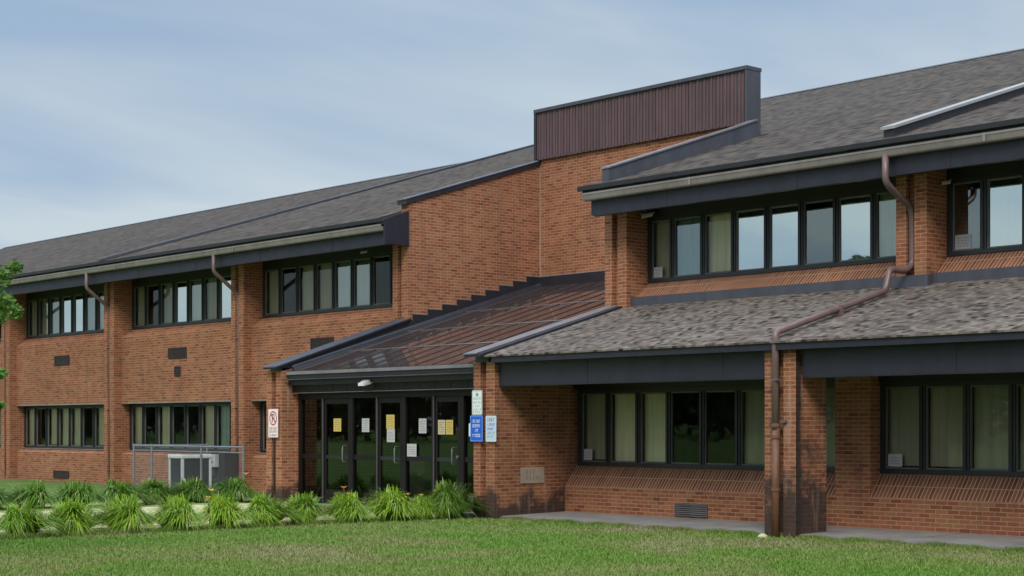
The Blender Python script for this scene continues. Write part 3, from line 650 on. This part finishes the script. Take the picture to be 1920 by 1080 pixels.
# ---- LEFT WING ------------------------------------------------------
for k in range(4, 10):
    x = -16.12-6.88*(k-2)
    pier(x, 23.2, 23.95, -.2, 6.15, M_BRICK, w=PW if k > 4 else .57)
PL_ = lambda k: -16.12-6.88*k
pat_u = {2: ['dk', 'dk', 'k', 'ko', 'mk', 'mo', 'mk'], 3: ['dk', 'd', 'k', 'sg', 'mw', 'k', 'sg'], 4: ['dk', 'mo', 'mo', 'sw', 'sw', 'mw', 'mo'],
         5: ['o', 'sw', 'o', 'd', 'o', 'sw', 'o'], 6: ['o', 'sw', 'o', 'd', 'o', 'sw', 'o'], 7: ['o', 'sw', 'o', 'd', 'o', 'sw', 'o']}
pat_l = {2: ['o', 'o', 'd', 'o', 'o', 'o', 'o'], 3: ['o', 'd', 'o', 'd', 'd', 'o', 'og'], 4: ['o', 'd', 'o', 'o', 'o', 'd', 'o'],
         5: ['o', 'd', 'o', 'o', 'o', 'd', 'o'], 6: ['o', 'd', 'o', 'o', 'o', 'd', 'o'], 7: ['o', 'd', 'o', 'o', 'o', 'd', 'o']}
for k in range(2, 8):
    xl, xr = PL_(k+1)+PW, PL_(k)
    ur = xr-.92 if k == 2 else xr-1.02
    ur = xr-.05
    w0 = xl+.02; w1 = xr-.02
    # spandrel between the floors with the recess above and below
    MB().prism([(23.45, 2.27), (23.45, 4.20), (23.80, 4.44), (24.1, 4.44), (24.1, 2.27)], xl, xr, 'x', M_BRICK).build('wall', B)
    MB().prism([(23.45, -.2), (23.45, .80), (23.66, .895), (24.1, .895), (24.1, -.2)], xl, xr, 'x', M_BRICK).build('wall', B)
    MB().box(xl, xr, 23.43, 23.449, 2.262, 2.30, M_SILLP).build('lintel', B)
    MB().box(xl, xr, 23.60, 23.70, .897, .92, M_SILLP).build('sill', B)
    u = [w0+(w1-w0)*i/8 for i in range(9)]
    window(w0, w1, 4.442, 5.74, 23.8, pat_u[k]+['k'] if k > 2 else ['dk', 'd', 'k', 'k', 'md', 'mk', 'd', 'd'])
    window(w0, w1, .922, 2.262, 23.72, pat_l[k]+['o'])
    MB().box(xl, xr, 23.78, 24.1, 5.742, 6.4, M_BLACK).build('window_head', B)
    room(xl+.01, xr-.01, 24.11, 26.8, 4.0, 6.2); room(xl+.01, xr-.01, 24.11, 26.8, .2, 2.6)
    # louvred wall vents
    def vent(x0, x1, z0, z1, y=23.45, m=M_LOUV):
        v = MB(); v.box(x0, x1, y-.012, y-.001, z0, z1, M_BLACK)
        v.box(x0, x1, y-.03, y-.012, z0, z0+.02, m); v.box(x0, x1, y-.03, y-.012, z1-.02, z1, m); v.box(x0, x0+.02, y-.03, y-.012, z0+.02, z1-.02, m); v.box(x1-.02, x1, y-.03, y-.012, z0+.02, z1-.02, m)
        q = z0+.035
        while q < z1-.03:
            v.hexa([(x0+.02, y-.028, q), (x1-.02, y-.028, q), (x1-.02, y-.012, q+.018), (x0+.02, y-.012, q+.018), (x0+.02, y-.028, q+.005), (x1-.02, y-.028, q+.005), (x1-.02, y-.012, q+.023), (x0+.02, y-.012, q+.023)], m); q += .035
        return v.build('vent', B)
    c_ = (xl+xr)/2+ (0.02 if k > 2 else 0.02)
    vent(c_-.48, c_+.48, 3.50, 3.79)
    if k == 3: vent(c_-.15, c_+.15, 3.0, 3.27)
    if k in (4, 5): vent(c_-.55, c_+.45, .02, .24)
vg = vent(-19.54, -18.79, .03, .25, YW, M_LOUVG); vg['label'] = 'grey louvred vent low in the brick wall'

# ---- downspouts -----------------------------------------------------
def smooth_path(pts, r=.12, n=4):
    P_ = [Vector(p) for p in pts]; o = [P_[0]]
    for a, b, c in zip(P_, P_[1:], P_[2:]):
        d1 = (a-b); d2 = (c-b); l = min(r, d1.length*.45, d2.length*.45); d1.normalize(); d2.normalize()
        s_, e_ = b+d1*l, b+d2*l
        for i in range(n+1):
            t = i/n; o.append(s_*(1-t)**2+b*2*t*(1-t)+e_*t*t)
    o.append(P_[-1]); return o
cx_ = PX[2]+.28
path = [(cx_, 22.50, 6.06), (cx_, 22.50, 5.62), (cx_, 22.70, 5.50), (cx_, 23.20, 5.28), (cx_, 23.26, 5.1), (cx_, 23.26, 4.30), (cx_, 23.05, 4.19), (cx_, 22.62, 4.19), (cx_, 22.50, lroof(22.5)+.09)]
path += [(cx_, 19.66, lroof(19.66)+.12), (cx_, 19.66, 1.55)]
dp = MB().tube(smooth_path(path, .09), .056, M_PIPE, 10).build('downspout', B, smooth=True); dp['label'] = 'long brown downspout that crosses the lower roof'
MB().tube([(cx_, 19.67, 1.6), (cx_, 19.67, -.10)], .062, M_RUST, 10).build('pipe_boot', dp, smooth=True)
for z in (1.60, 1.42, .62): MB().tube([(cx_, 19.67, z), (cx_, 19.67, z+.05)], .075, M_RUST, 10).build('collar', dp)
MB().box(cx_-.16, cx_+.16, 19.70, 19.745, 1.66, 1.70, M_PIPE).build('strap', dp)
MB().box(cx_-.09, cx_+.09, 19.60, 19.742, 2.30, 2.33, M_PIPE).build('strap', dp)
ly = 21.2; MB().box(cx_-.1, cx_+.1, ly, ly+.04, lroof(ly), lroof(ly)+.16, M_PIPE).build('strap', dp)
for k in range(3, 8):
    x = -16.12-6.88*k+.28
    d_ = MB().tube(smooth_path([(x, 22.50, 6.06), (x, 22.50, 5.60), (x, 23.20, 5.08), (x, 23.26, 4.9), (x, 23.26, .0)], .07), .05, M_PIPE, 8).build('downspout', B, smooth=True)
    for z in (3.9, 2.1): MB().box(x-.09, x+.09, 23.19, 23.215, z, z+.03, M_PIPE).build('strap', d_)

# ================================================================== fittings on the building (own things)
def cam_fix(x, y, z, label, s=1.0):
    r = root('security_camera', (x, y, z), label, 'camera', 'small cameras under the upper eaves')
    MB().tube([(x, y+.12*s, z+.02), (x, y, z-.02)], .02*s, M_PALE, 6).build('bracket', r)
    MB().tube([(x+.02, y+.02*s, z-.03), (x-.1*s, y-.2*s, z-.09*s)], [.05*s, .055*s], M_PALE, 10).build('housing', r, smooth=False)
    MB().tube([(x-.098*s, y-.197*s, z-.088*s), (x-.106*s, y-.213*s, z-.092*s)], .04*s, M_BLACK, 10).build('lens', r)
cam_fix(-22.15, 23.62, 5.82, 'small pale camera under the eave above the right upper windows', .9)
cam_fix(-31.3, 23.5, 5.80, 'small camera under the left eave beside the tall brick wall', .6)
cam_fix(-15.3, 23.5, 5.68, 'small camera by the upper window right of the downspout', .6)
fl = root('floodlight', (-26.45, 19.97, 2.46), 'pale grey floodlight on the dark header above the glass doors', 'light')
MB().tube([(-26.40, 19.985, 2.50), (-26.43, 19.88, 2.50)], .028, M_PALE, 8).build('bracket', fl)
h = MB(); h.hexa([(-26.53, 19.72, 2.41), (-26.33, 19.72, 2.41), (-26.31, 19.90, 2.46), (-26.55, 19.90, 2.46), (-26.52, 19.74, 2.49), (-26.34, 19.74, 2.49), (-26.33, 19.88, 2.56), (-26.53, 19.88, 2.56)], M_PALE)
h.build('lamp_head', fl, bevel=.012)
MB().box(-26.515, -26.345, 19.708, 19.716, 2.42, 2.48, M_WHITE).build('lens', fl)

# ---- signs ----------------------------------------------------------
def flat(c, name, rough=.45, e=0):
    t = NT(name); return t.base(c, rough, 0, .5)
C_W = flat((.72, .74, .73, 1), 'sign white'); C_B = flat((.01, .10, .55, 1), 'sign blue'); C_BL = flat((.25, .5, .85, 1), 'sign light blue'); C_R = flat((.42, .05, .05, 1), 'sign red')
C_G = flat((.18, .32, .28, 1), 'sign green grey'); C_K = flat((.05, .05, .05, 1), 'sign black'); C_P = flat((.78, .66, .64, 1), 'faded pinkish white'); C_Y = flat((.50, .37, .10, 1), 'yellow paper', .6); C_PW = flat((.42, .41, .41, 1), 'white paper')
def plate(x0, x1, z0, z1, y, m, r=.02):
    n = 4; pr = []
    for (cx0, cz0, a0) in ((x1-r, z1-r, 0), (x0+r, z1-r, 90), (x0+r, z0+r, 180), (x1-r, z0+r, 270)):
        for i in range(n+1):
            a = R(a0+90*i/n); pr.append((cx0+r*math.cos(a), cz0+r*math.sin(a)))
    return pr
def text_rows(mb, x0, x1, zs, h, y, m, rnd):
    for z in zs:
        x = x0+rnd.uniform(0, .02)
        while x < x1-.015:
            w = rnd.uniform(.012, .028); w = min(w, x1-x)
            # small letter-like strokes: stem and arms
            mb.box(x, x+w*.35, y-.0012, y, z, z+h, m)
            if rnd.random() < .8: mb.box(x+w*.35, x+w, y-.0012, y, z+h*.75, z+h, m)
            if rnd.random() < .6: mb.box(x+w*.35, x+w, y-.0012, y, z, z+h*.25, m)
            x += w+.009
            if rnd.random() < .15: x += .02
def sign(name, x0, x1, z0, z1, y, back, label, cat='sign', border=None, group=None):
    r = root(name, ((x0+x1)/2, y, z0), label, cat, group)
    p = MB().prism(plate(x0, x1, z0, z1, y, back), y, y+.006, 'y', back).build('plate', r)
    if border:
        b = .008; m = MB(); yy = y-.0015
        for q in ((x0+b, x1-b, z0+b, z0+2*b), (x0+b, x1-b, z1-2*b, z1-b), (x0+b, x0+2*b, z0+2*b, z1-2*b), (x1-2*b, x1-b, z0+2*b, z1-2*b)): m.box(q[0], q[1], yy, y-.0002, q[2], q[3], border)
        m.build('border', p)
    MB().box((x0+x1)/2-.02, (x0+x1)/2+.02, y+.0062, 19.749, z0+.05, z1-.05, M_GALV).build('bracket', r)
    return r, p
rn = random.Random(5)
r1, p1 = sign('parking_sign', -22.985, -22.70, 1.815, 2.27, 19.70, C_W, 'white sign with green lettering at the top of the pier right of the doors', 'sign', C_G)
m = MB(); text_rows(m, -22.955, -22.73, (2.10, 2.03, 1.96, 1.90, 1.85), .035, 19.70, C_G, rn)
m.tube([(-22.84, 19.70, 2.19), (-22.84, 19.6985, 2.19)], .036, C_G, 14); m.build('lettering', p1)
r2, p2 = sign('parking_sign', -23.03, -22.68, 1.325, 1.808, 19.695, C_B, 'blue sign with four rows of white lettering below the tall white sign', 'sign', C_BL)
m = MB(); text_rows(m, -22.97, -22.74, (1.675, 1.585), .055, 19.695, C_W, rn); text_rows(m, -22.90, -22.80, (1.50,), .055, 19.695, C_W, rn); text_rows(m, -22.97, -22.74, (1.41,), .055, 19.695, C_W, rn); m.build('lettering', p2)
MB().box(-23.075, -23.035, 19.70, 19.71, 1.42, 1.66, C_W).build('side_plate', r2)
r3, p3 = sign('parking_sign', -22.60, -22.31, 1.325, 1.80, 19.70, flat((.50, .58, .68, 1), 'pale blue white'), 'pale sign with blue lettering on the pier right of the blue sign', 'sign', C_W)
m = MB(); text_rows(m, -22.56, -22.36, (1.70,), .05, 19.70, C_K, rn); text_rows(m, -22.56, -22.35, (1.62, 1.54), .04, 19.70, C_B, rn); text_rows(m, -22.56, -22.35, (1.47, 1.40), .035, 19.70, C_G, rn); m.build('lettering', p3)
r4, p4 = sign('parking_sign', -29.73, -29.36, 1.37, 1.98, 19.70, C_P, 'faded no parking sign with red ring and slash on the left porch pier', 'sign')
cxs, czs = -29.545, 1.78; m = MB()
ring = []
for i in range(24):
    a, b = 2*math.pi*i/24, 2*math.pi*(i+1)/24
    q = [(cxs+rr*.9*math.cos(t), 19.6985, czs+rr*math.sin(t)) for rr, t in ((.155, a), (.155, b), (.125, b), (.125, a))]; m.poly(q, C_R)
m.poly([(cxs-.11, 19.6983, czs+.085), (cxs-.085, 19.6983, czs+.11), (cxs+.11, 19.6983, czs-.085), (cxs+.085, 19.6983, czs-.11)], C_R)
m.build('ring', p4, fix=False)
m = MB(); m.box(cxs-.045, cxs-.02, 19.6988, 19.70, czs-.09, czs+.09, C_K); m.box(cxs-.02, cxs+.045, 19.6988, 19.70, czs+.065, czs+.09, C_K); m.box(cxs+.03, cxs+.05, 19.6988, 19.70, czs, czs+.065, C_K); m.box(cxs-.02, cxs+.045, 19.6988, 19.70, czs-.02, czs, C_K)
text_rows(m, -29.70, -29.40, (1.54, 1.47), .045, 19.70, C_K, rn); text_rows(m, -29.70, -29.40, (1.40,), .035, 19.70, C_K, rn)
m.build('lettering', p4)
MB().box(-29.58, -29.54, 19.72, 19.748, .3, 1.37, M_CAB).build('post', r4)

# ---- notices on doors and in windows --------------------------------
def notice(x0, x1, z0, z1, y, m, label, lines=True, ink=C_K):
    o = MB().box(x0, x1, y-.003, y, z0, z1, m).build('paper_notice'); tag(o, label, 'notice', 'paper notices taped to the glass')
    if lines:
        q = MB(); n = int((z1-z0)/.045)
        for i in range(1, n): text_rows(q, x0+.03, x1-.03, (z0+.02+(i-.5)*.045,), .014, y-.003, ink, rn)
        q.build('lettering', o)
s_ = .9854; yn = YD-.052
notice(-28.37*s_, -28.10*s_, 1.50, 1.77, yn, C_Y, 'yellow paper on the leftmost glass door')
notice(-27.43*s_, -27.18*s_, 1.49, 1.77, YD-.006, C_PW, 'white paper in the glass between the first and second door')
notice(-26.54*s_, -26.27*s_, 1.56, 1.84, yn, C_Y, 'yellow upper sheet on the middle door above a white sheet')
notice(-26.52*s_, -26.26*s_, 1.29, 1.555, yn, C_PW, 'white sheet directly below the yellow one on the middle door')
notice(-25.54*s_, -25.30*s_, 1.47, 1.76, YD-.006, C_PW, 'upper white paper in the glass between the middle and right door')
notice(-25.88*s_, -25.58*s_, 1.01, 1.26, YD-.035, C_PW, 'square white paper at rail height between the middle and right door')
notice(-24.88*s_, -24.66*s_, 1.45, 1.73, yn, flat((.46, .40, .25, 1), 'cream paper'), 'cream paper on the right door, left of a yellow one')
notice(-24.64*s_, -24.42*s_, 1.45, 1.73, yn, C_Y, 'yellow paper on the right door, right of a cream one')
notice(-22.25, -22.02, 4.56, 4.76, 23.825, C_PW, 'white paper in the leftmost pane of the upper right windows')
notice(-15.38, -15.08, 4.56, 4.80, 23.825, C_PW, 'white paper in the upper window right of the brick pier with the downspout')
notice(-22.15, -21.93, .97, 1.18, 21.785, C_PW, 'faint white paper low in the first ground floor pane right of the cornerstone')
notice(-15.28, -15.02, .97, 1.17, 21.785, C_PW, 'faint white paper low in the ground floor pane right of the damp pier')

# ---- chain link enclosure, condenser, cabinet -----------------------
FX0, FX1, FY = -37.45, -32.35, 20.75
fn = root('chain_link_fence', ((FX0+FX1)/2, FY, -.06), 'low grey chain link fence around the air conditioning unit', 'fence')
for (x, y) in ((FX0, FY), (-36.55, FY), (-34.2, FY), (FX1, FY), (FX0, 22.9)):
    MB().tube([(x, y, -.1), (x, y, 1.17)], .03, M_GALV, 8).build('post', fn)
    
MB().tube([(FX0, FY, 1.12), (FX1, FY, 1.12)], .025, M_GALV, 6).build('rail', fn); MB().tube([(FX0, FY, 1.0), (FX1, FY, .99)], .018, M_GALV, 6).build('rail', fn)
MB().tube([(FX0, FY, 1.12), (FX0, 22.9, 1.12)], .025, M_GALV, 6).build('rail', fn)
ms = MB(); zz0, zz1 = -.04, 1.10; st = .075; rw = .0013
def wires(p0, ux, uy, L):
    n = int(L/st)+18
    for i in range(-18, n):
        for sg in (1, -1):
            a = i*st; b = a+(zz1-zz0); za, zb = (zz0, zz1) if sg > 0 else (zz1, zz0)
            # clip to 0..L
            t0 = max(0, (0-a)/(b-a)); t1 = min(1, (L-a)/(b-a))
            if t1 <= t0: continue
            q0 = (p0[0]+ux*(a+(b-a)*t0), p0[1]+uy*(a+(b-a)*t0), za+(zb-za)*t0); q1 = (p0[0]+ux*(a+(b-a)*t1), p0[1]+uy*(a+(b-a)*t1), za+(zb-za)*t1)
            ms.tube([q0, q1], rw, M_GALV, 3, cap=False)
wires((FX0, FY), 1, 0, FX1-FX0); wires((FX0, FY), 0, 1, 22.9-FY)
ms.build('mesh_panel', fn, fix=False)
ax0, ax1, ay0, ay1 = -36.50, -35.85, 21.2, 22.05
ac = root('air_conditioner', ((ax0+ax1)/2, (ay0+ay1)/2, 0), 'white framed condenser unit with dark coil sides inside the chain link fence', 'air conditioner')
MB().box(ax0-.1, ax1+.1, ay0-.1, ay1+.1, -.1, 0, M_CONC).build('pad', ac)
MB().box(ax0+.03, ax1-.03, ay0+.03, ay1-.03, .08, .80, M_COIL).build('coil', ac)
for x in (ax0, ax1-.06):
    for y in (ay0, ay1-.06): MB().box(x, x+.06, y, y+.06, .0, .80, M_WHITE).build('corner_post', ac)
t = MB(); t.box(ax0-.02, ax1+.02, ay0-.02, ay1+.02, .802, .90, M_WHITE); t.build('top_panel', ac, bevel=.02)
gr = MB()
for i in range(14):
    z = .12+i*.048; gr.box(ax1-.03, ax1-.022, ay0+.06, ay1-.06, z, z+.008, M_CAB); gr.box(ax0+.06, ax1-.06, ay0+.022, ay0+.03, z, z+.008, M_CAB)
gr.build('grille', ac)
fg = MB()
for i in range(5):
    rr = .05+.055*i; fg.tube([((ax0+ax1)/2+rr*math.cos(a*math.pi/8), (ay0+ay1)/2+rr*math.sin(a*math.pi/8), .905) for a in range(17)], .006, M_CAB, 4, cap=False)
fg.build('fan_guard', ac)
eb = root('electrical_cabinet', (-36.3, 22.9, 0), 'dark upright electrical cabinet with pale switch box by the brick pier', 'electrical box')
MB().box(-37.0, -36.35, 22.75, 23.15, -.06, .95, M_CAB).build('cabinet', eb, bevel=.01)
b = MB().box(-36.9, -36.62, 22.62, 22.748, .55, .88, M_PALE).build('switch_box', eb, bevel=.01)
MB().box(-36.8, -36.73, 22.59, 22.62, .66, .72, M_CAB).build('switch', b)
MB().tube(smooth_path([(-36.75, 22.7, .55), (-36.75, 22.6, .2), (-36.4, 22.2, .1), (-35.86, 21.9, .3)], .15), .02, M_CAB, 6).build('conduit', eb, smooth=True)

st_ = MB(); st_.tube([(cx_-.05, 19.42, -.09), (cx_-.05, 19.42, -.05), (cx_-.05, 19.42, -.02)], [.085, .075, .03], M_CONCW, 9)
o = st_.build('stone', smooth=True); tag(o, 'small pale stone in the grass at the foot of the downspout', 'stone')

# ================================================================== plants
def lily_mesh(seed, rad, h, n, mat, name='leaves'):
    rnd = random.Random(seed); m = MB(); k = m.idx(mat); ks = m.idx(M_STRAW)
    for i in range(n):
        a = rnd.random()*2*math.pi; r0 = rad*.30*math.sqrt(rnd.random()); L = rnd.uniform(.85, 1.2); reach = rad*rnd.uniform(.05, 1.0)**.7*L*1.0; hh = h*rnd.uniform(.60, 1.06)*(1.10-.40*(reach/rad)**2)
        bx, by = r0*math.cos(a*1.7), r0*math.sin(a*1.7); wd = rnd.uniform(.0055, .0105); dx, dy = math.cos(a), math.sin(a); px, py = -dy*wd, dx*wd
        base = len(m.v); droop = rnd.uniform(.45, 1.15)*hh*(reach/rad)
        for s_ in range(6):
            t = s_/5; d = reach*(t**1.2); z = hh*(1.7*t-.7*t*t)-droop*t**3; w = (1-t**2.2)*1.0+.04
            cx2, cy2 = bx+dx*d, by+dy*d; z = max(z, .01)
            m.v += [(cx2-px*w, cy2-py*w, z), (cx2+px*w, cy2+py*w, z)]
        dead = rnd.random() < .05
        for s_ in range(5):
            q = base+2*s_; m.f.append((q, q+1, q+3, q+2)); m.mi.append(ks if dead else k)
    return m
protos = {}
def lily(x, y, rad, h, dark, label, group, seed, flowers=None):
    key = (dark, seed % 4)
    r = root('daylily', (x, y, -.085), label, 'plant', group)
    if key not in protos:
        mm = lily_mesh(10+seed % 4+(7 if dark else 0), .50, .66, 1500, M_LILYD if dark else M_LILY)
        me = bpy.data.meshes.new('leaves'); me.from_pydata(mm.v, [], mm.f)
        for q in mm.mats: me.materials.append(q)
        me.polygons.foreach_set('material_index', mm.mi); me.update(); protos[key] = me
    o = bpy.data.objects.new('leaves', protos[key]); COL.objects.link(o); o.parent = r
    r.scale = (rad/.345, rad/.345, h/.72); r.rotation_euler.z = seed*1.3
    if flowers:
        for j in range(flowers[1]):
            rnd = random.Random(seed*31+j); a = rnd.random()*6.28; d = rnd.uniform(.05, .35); z = rnd.uniform(.50, .70)
            f = MB(); px, py = d*math.cos(a), d*math.sin(a)
            f.tube([(px*.4, py*.4, .1), (px*.8, py*.8, z*.7), (px, py, z)], .004, M_LILY, 4, cap=False)
            for q in range(6):
                b_ = q*math.pi/3+rnd.random()*.3; l = .06
                f.poly([(px, py, z), (px+l*.6*math.cos(b_-.35), py+l*.6*math.sin(b_-.35), z+.04), (px+l*math.cos(b_), py+l*math.sin(b_), z+.045), (px+l*.6*math.cos(b_+.35), py+l*.6*math.sin(b_+.35), z+.04)], flowers[0])
            fo = f.build('flower'); fo.parent = r; fo.location = ORI[fo.name]
    return r
ordn = ['leftmost', 'second', 'third', 'fourth', 'fifth', 'sixth', 'seventh', 'eighth', 'ninth', 'tenth']
front = [(-23.72, 11.20, .50, .62, 0), (-23.66, 12.06, .50, .64, 0), (-23.62, 12.95, .50, .68, 0), (-23.62, 13.83, .46, .66, 0), (-23.60, 14.68, .44, .66, 0), (-23.58, 15.55, .48, .62, 0),
         (-23.55, 16.35, .44, .62, 0), (-23.45, 17.22, .42, .62, 1), (-23.38, 18.08, .48, .70, 0), (-23.35, 18.80, .34, .52, 1), (-23.12, 19.25, .50, .80, 2)]
flab = ['leftmost arching green lily clump of the near row, cut by the frame', 'bright green lily clump second from the left in the near row', 'full lily clump third from the left in the near row',
        'lily clump fourth from the left, below the white framed unit', 'lily clump in the near row with yellow bloom on its left', 'wide lily clump in the near row left of the no parking pier',
        'lily clump in the near row before the brown left end of the glass entrance', 'smaller lily clump with orange buds before the leftmost glass door', 'large bright lily clump before the middle glass door',
        'small sparse lily clump with yellow flowers before the right door', 'tall dark green lily clump at the foot of the pier with the blue sign']
for i, (x, y, rd, h, d_) in enumerate(front):
    fl_ = {4: (M_YEL, 2), 7: (M_ORG, 2), 9: (M_YEL, 4)}.get(i)
    lily(x, y, rd, h, 1 if d_ == 2 else 0, flab[i], 'daylilies in the near row along the path', i, fl_)
blab = ['leftmost dark lily clump of the far row', 'second dark lily clump of the far row', 'third dark lily clump of the far row, below the left brick wall', 'dark lily clump of the far row below the second tall brick pier',
        'dark lily clump of the far row before the left part of the fence', 'dark lily clump of the far row before the condenser unit', 'dark lily clump of the far row right of the condenser unit', 'far row lily clump with yellow flowers left of the porch pier']
for i in range(8):
    lily(-31.6+.05*math.sin(i*2), 13.3+.95*i, .55, .66, 1, blab[i], 'daylilies in the far row by the fence', 20+i, (M_YEL, 1) if i == 7 else None)

# ---- trees ----------------------------------------------------------
def tree(name, x, y, H, rad, seed, label, nleaf, zc, group=None, leaf=.12, limbs=7, mat=None):
    rnd = random.Random(seed); r = root(name, (x, y, -.06), label, 'tree', group); mt = mat or M_TREE
    tr = MB(); tr.tube([(x, y, -.1), (x+.05, y, H*.25), (x-.05, y+.05, H*.55), (x, y, H*.8)], [H*.028, H*.022, H*.014, H*.006], M_BARK, 8)
    clumps = []
    for i in range(limbs):
        a = i*2.4+rnd.random(); z0 = H*rnd.uniform(.3, .65); L = rad*rnd.uniform(.6, .95)
        e = (x+L*math.cos(a), y+L*math.sin(a), z0+rnd.uniform(.05, .25)*H)
        tr.tube([(x, y, z0), ((x+e[0])/2, (y+e[1])/2, (z0+e[2])/2+.1), e], [H*.012, H*.008, H*.003], M_BARK, 6)
        clumps.append((e, rad*rnd.uniform(.28, .45)))
    for i in range(limbs*2):
        a = rnd.random()*6.28; q = rnd.random()**.6; zz = zc+(rnd.random()*2-1)*(H-zc)*.75
        s_ = math.sqrt(max(0, 1-((zz-zc)/(H-zc+.01))**2)) if zz > zc else .8
        clumps.append(((x+rad*q*s_*math.cos(a), y+rad*q*s_*math.sin(a), zz), rad*rnd.uniform(.22, .42)))
    tr.build('trunk', r, smooth=True)
    cr_ = MB()
    for i in range(nleaf):
        c, cr0 = clumps[rnd.randrange(len(clumps))]
        d = Vector((rnd.gauss(0, 1), rnd.gauss(0, 1), rnd.gauss(0, .8))); d.normalize(); p = Vector(c)+d*cr0*rnd.random()**.4
        u = Vector((rnd.gauss(0, 1), rnd.gauss(0, 1), rnd.gauss(0, .6))).normalized(); w = u.cross(Vector((rnd.gauss(0, 1), rnd.gauss(0, 1), rnd.gauss(0, 1)))).normalized()
        l = leaf*rnd.uniform(.6, 1.3); cr_.poly([p-u*l, p+w*l*.45, p+u*l, p-w*l*.45], mt)
    cr_.build('crown', r, fix=False)
    return r
# the tree whose branch reaches into the left edge
def branch_tree():
    bx, by = -20.35, 7.45
    r = root('street_tree', (bx, by, -.06), 'leafy green tree whose branch hangs in at the left edge before the roof', 'tree'); rnd = random.Random(9)
    tr = MB(); tr.tube([(bx, by, -.1), (bx+.04, by, 1.5), (bx-.05, by+.04, 3.0), (bx, by, 5.0)], [.14, .11, .08, .03], M_BARK, 8)
    def at(px, py, z):
        t = (px-960)/3068; return (z*(-.7431+t*.6691), z*(.6691+t*.7431), 1.6+(800-py)*z/3068)
    tips = [(at(2, 515, 20), .15), (at(8, 568, 20), .14), (at(-6, 590, 20), .15), (at(30, 500, 20), .09), (at(28, 585, 20), .10), (at(-40, 540, 20), .35), (at(-95, 520, 19.8), .5), (at(2, 700, 20), .07), (at(0, 760, 20), .05), (at(-30, 715, 20), .16),
            ((bx-.3, by-.4, 4.6), .7), ((bx+.1, by+.3, 5.2), .7), ((bx-.7, by, 4.0), .6), ((bx-.2, by-.8, 3.7), .6), ((bx-.9, by-.7, 4.9), .6)]
    for t_, rr in tips:
        tr.tube([(bx, by, max(1.9, t_[2]-.7)), ((t_[0]+bx)/2, (t_[1]+by)/2, t_[2]-.2), (t_[0], t_[1], t_[2])], [.035, .02, .005], M_BARK, 6)
    tr.build('trunk', r, smooth=True); c = MB()
    for t_, rr in tips:
        for i in range(int(60+rr*900)):
            d = Vector((rnd.gauss(0, 1), rnd.gauss(0, 1), rnd.gauss(0, .8))).normalized(); p = Vector(t_)+d*rr*rnd.random()**.5
            u = Vector((rnd.gauss(0, 1), rnd.gauss(0, 1), rnd.gauss(0, .6))).normalized(); w = u.cross(Vector((rnd.gauss(0, 1), rnd.gauss(0, 1), rnd.gauss(0, 1)))).normalized()
            l = .038*rnd.uniform(.6, 1.3); c.poly([p-u*l, p+w*l*.45, p+u*l, p-w*l*.45], M_TREE)
    c.build('crown', r, fix=False)
branch_tree()
# far-off tree belt across the street behind the viewer: the windows mirror it
def woodland():
    rnd = random.Random(5); m = MB()
    for j in range(64):
        x = -50-5.4*j+rnd.uniform(-2, 2); y = -72-12*(j % 3)+rnd.uniform(-3, 3); H = rnd.uniform(7.5, 11.5) if j % 6 else rnd.uniform(13, 16); rd = rnd.uniform(4, 6)
        m.tube([(x, y, -.1), (x, y, H*.6)], [.35, .15], M_BARK, 6)
        for i in range(1500):
            d = Vector((rnd.gauss(0, 1), rnd.gauss(0, 1), rnd.gauss(0, 1))).normalized(); q = rnd.random()**.35*(1+.25*math.sin(d.x*5+j)*math.sin(d.z*6+j))
            p = Vector((x+d.x*rd*q, y+d.y*rd*q, H*.52+d.z*H*.48*q)); u = Vector((rnd.gauss(0, 1), rnd.gauss(0, 1), rnd.gauss(0, .6))).normalized(); w = u.cross(Vector((rnd.gauss(0, 1), rnd.gauss(0, 1), rnd.gauss(0, 1)))).normalized()
            l = rnd.uniform(.3, .7); m.poly([p-u*l, p+w*l*.6, p+u*l, p-w*l*.6], M_FARL)
    o = m.build('woodland', fix=False); tag(o, 'far-off belt of leafy trees mirrored in the windows', 'trees', None, 'stuff')
woodland()
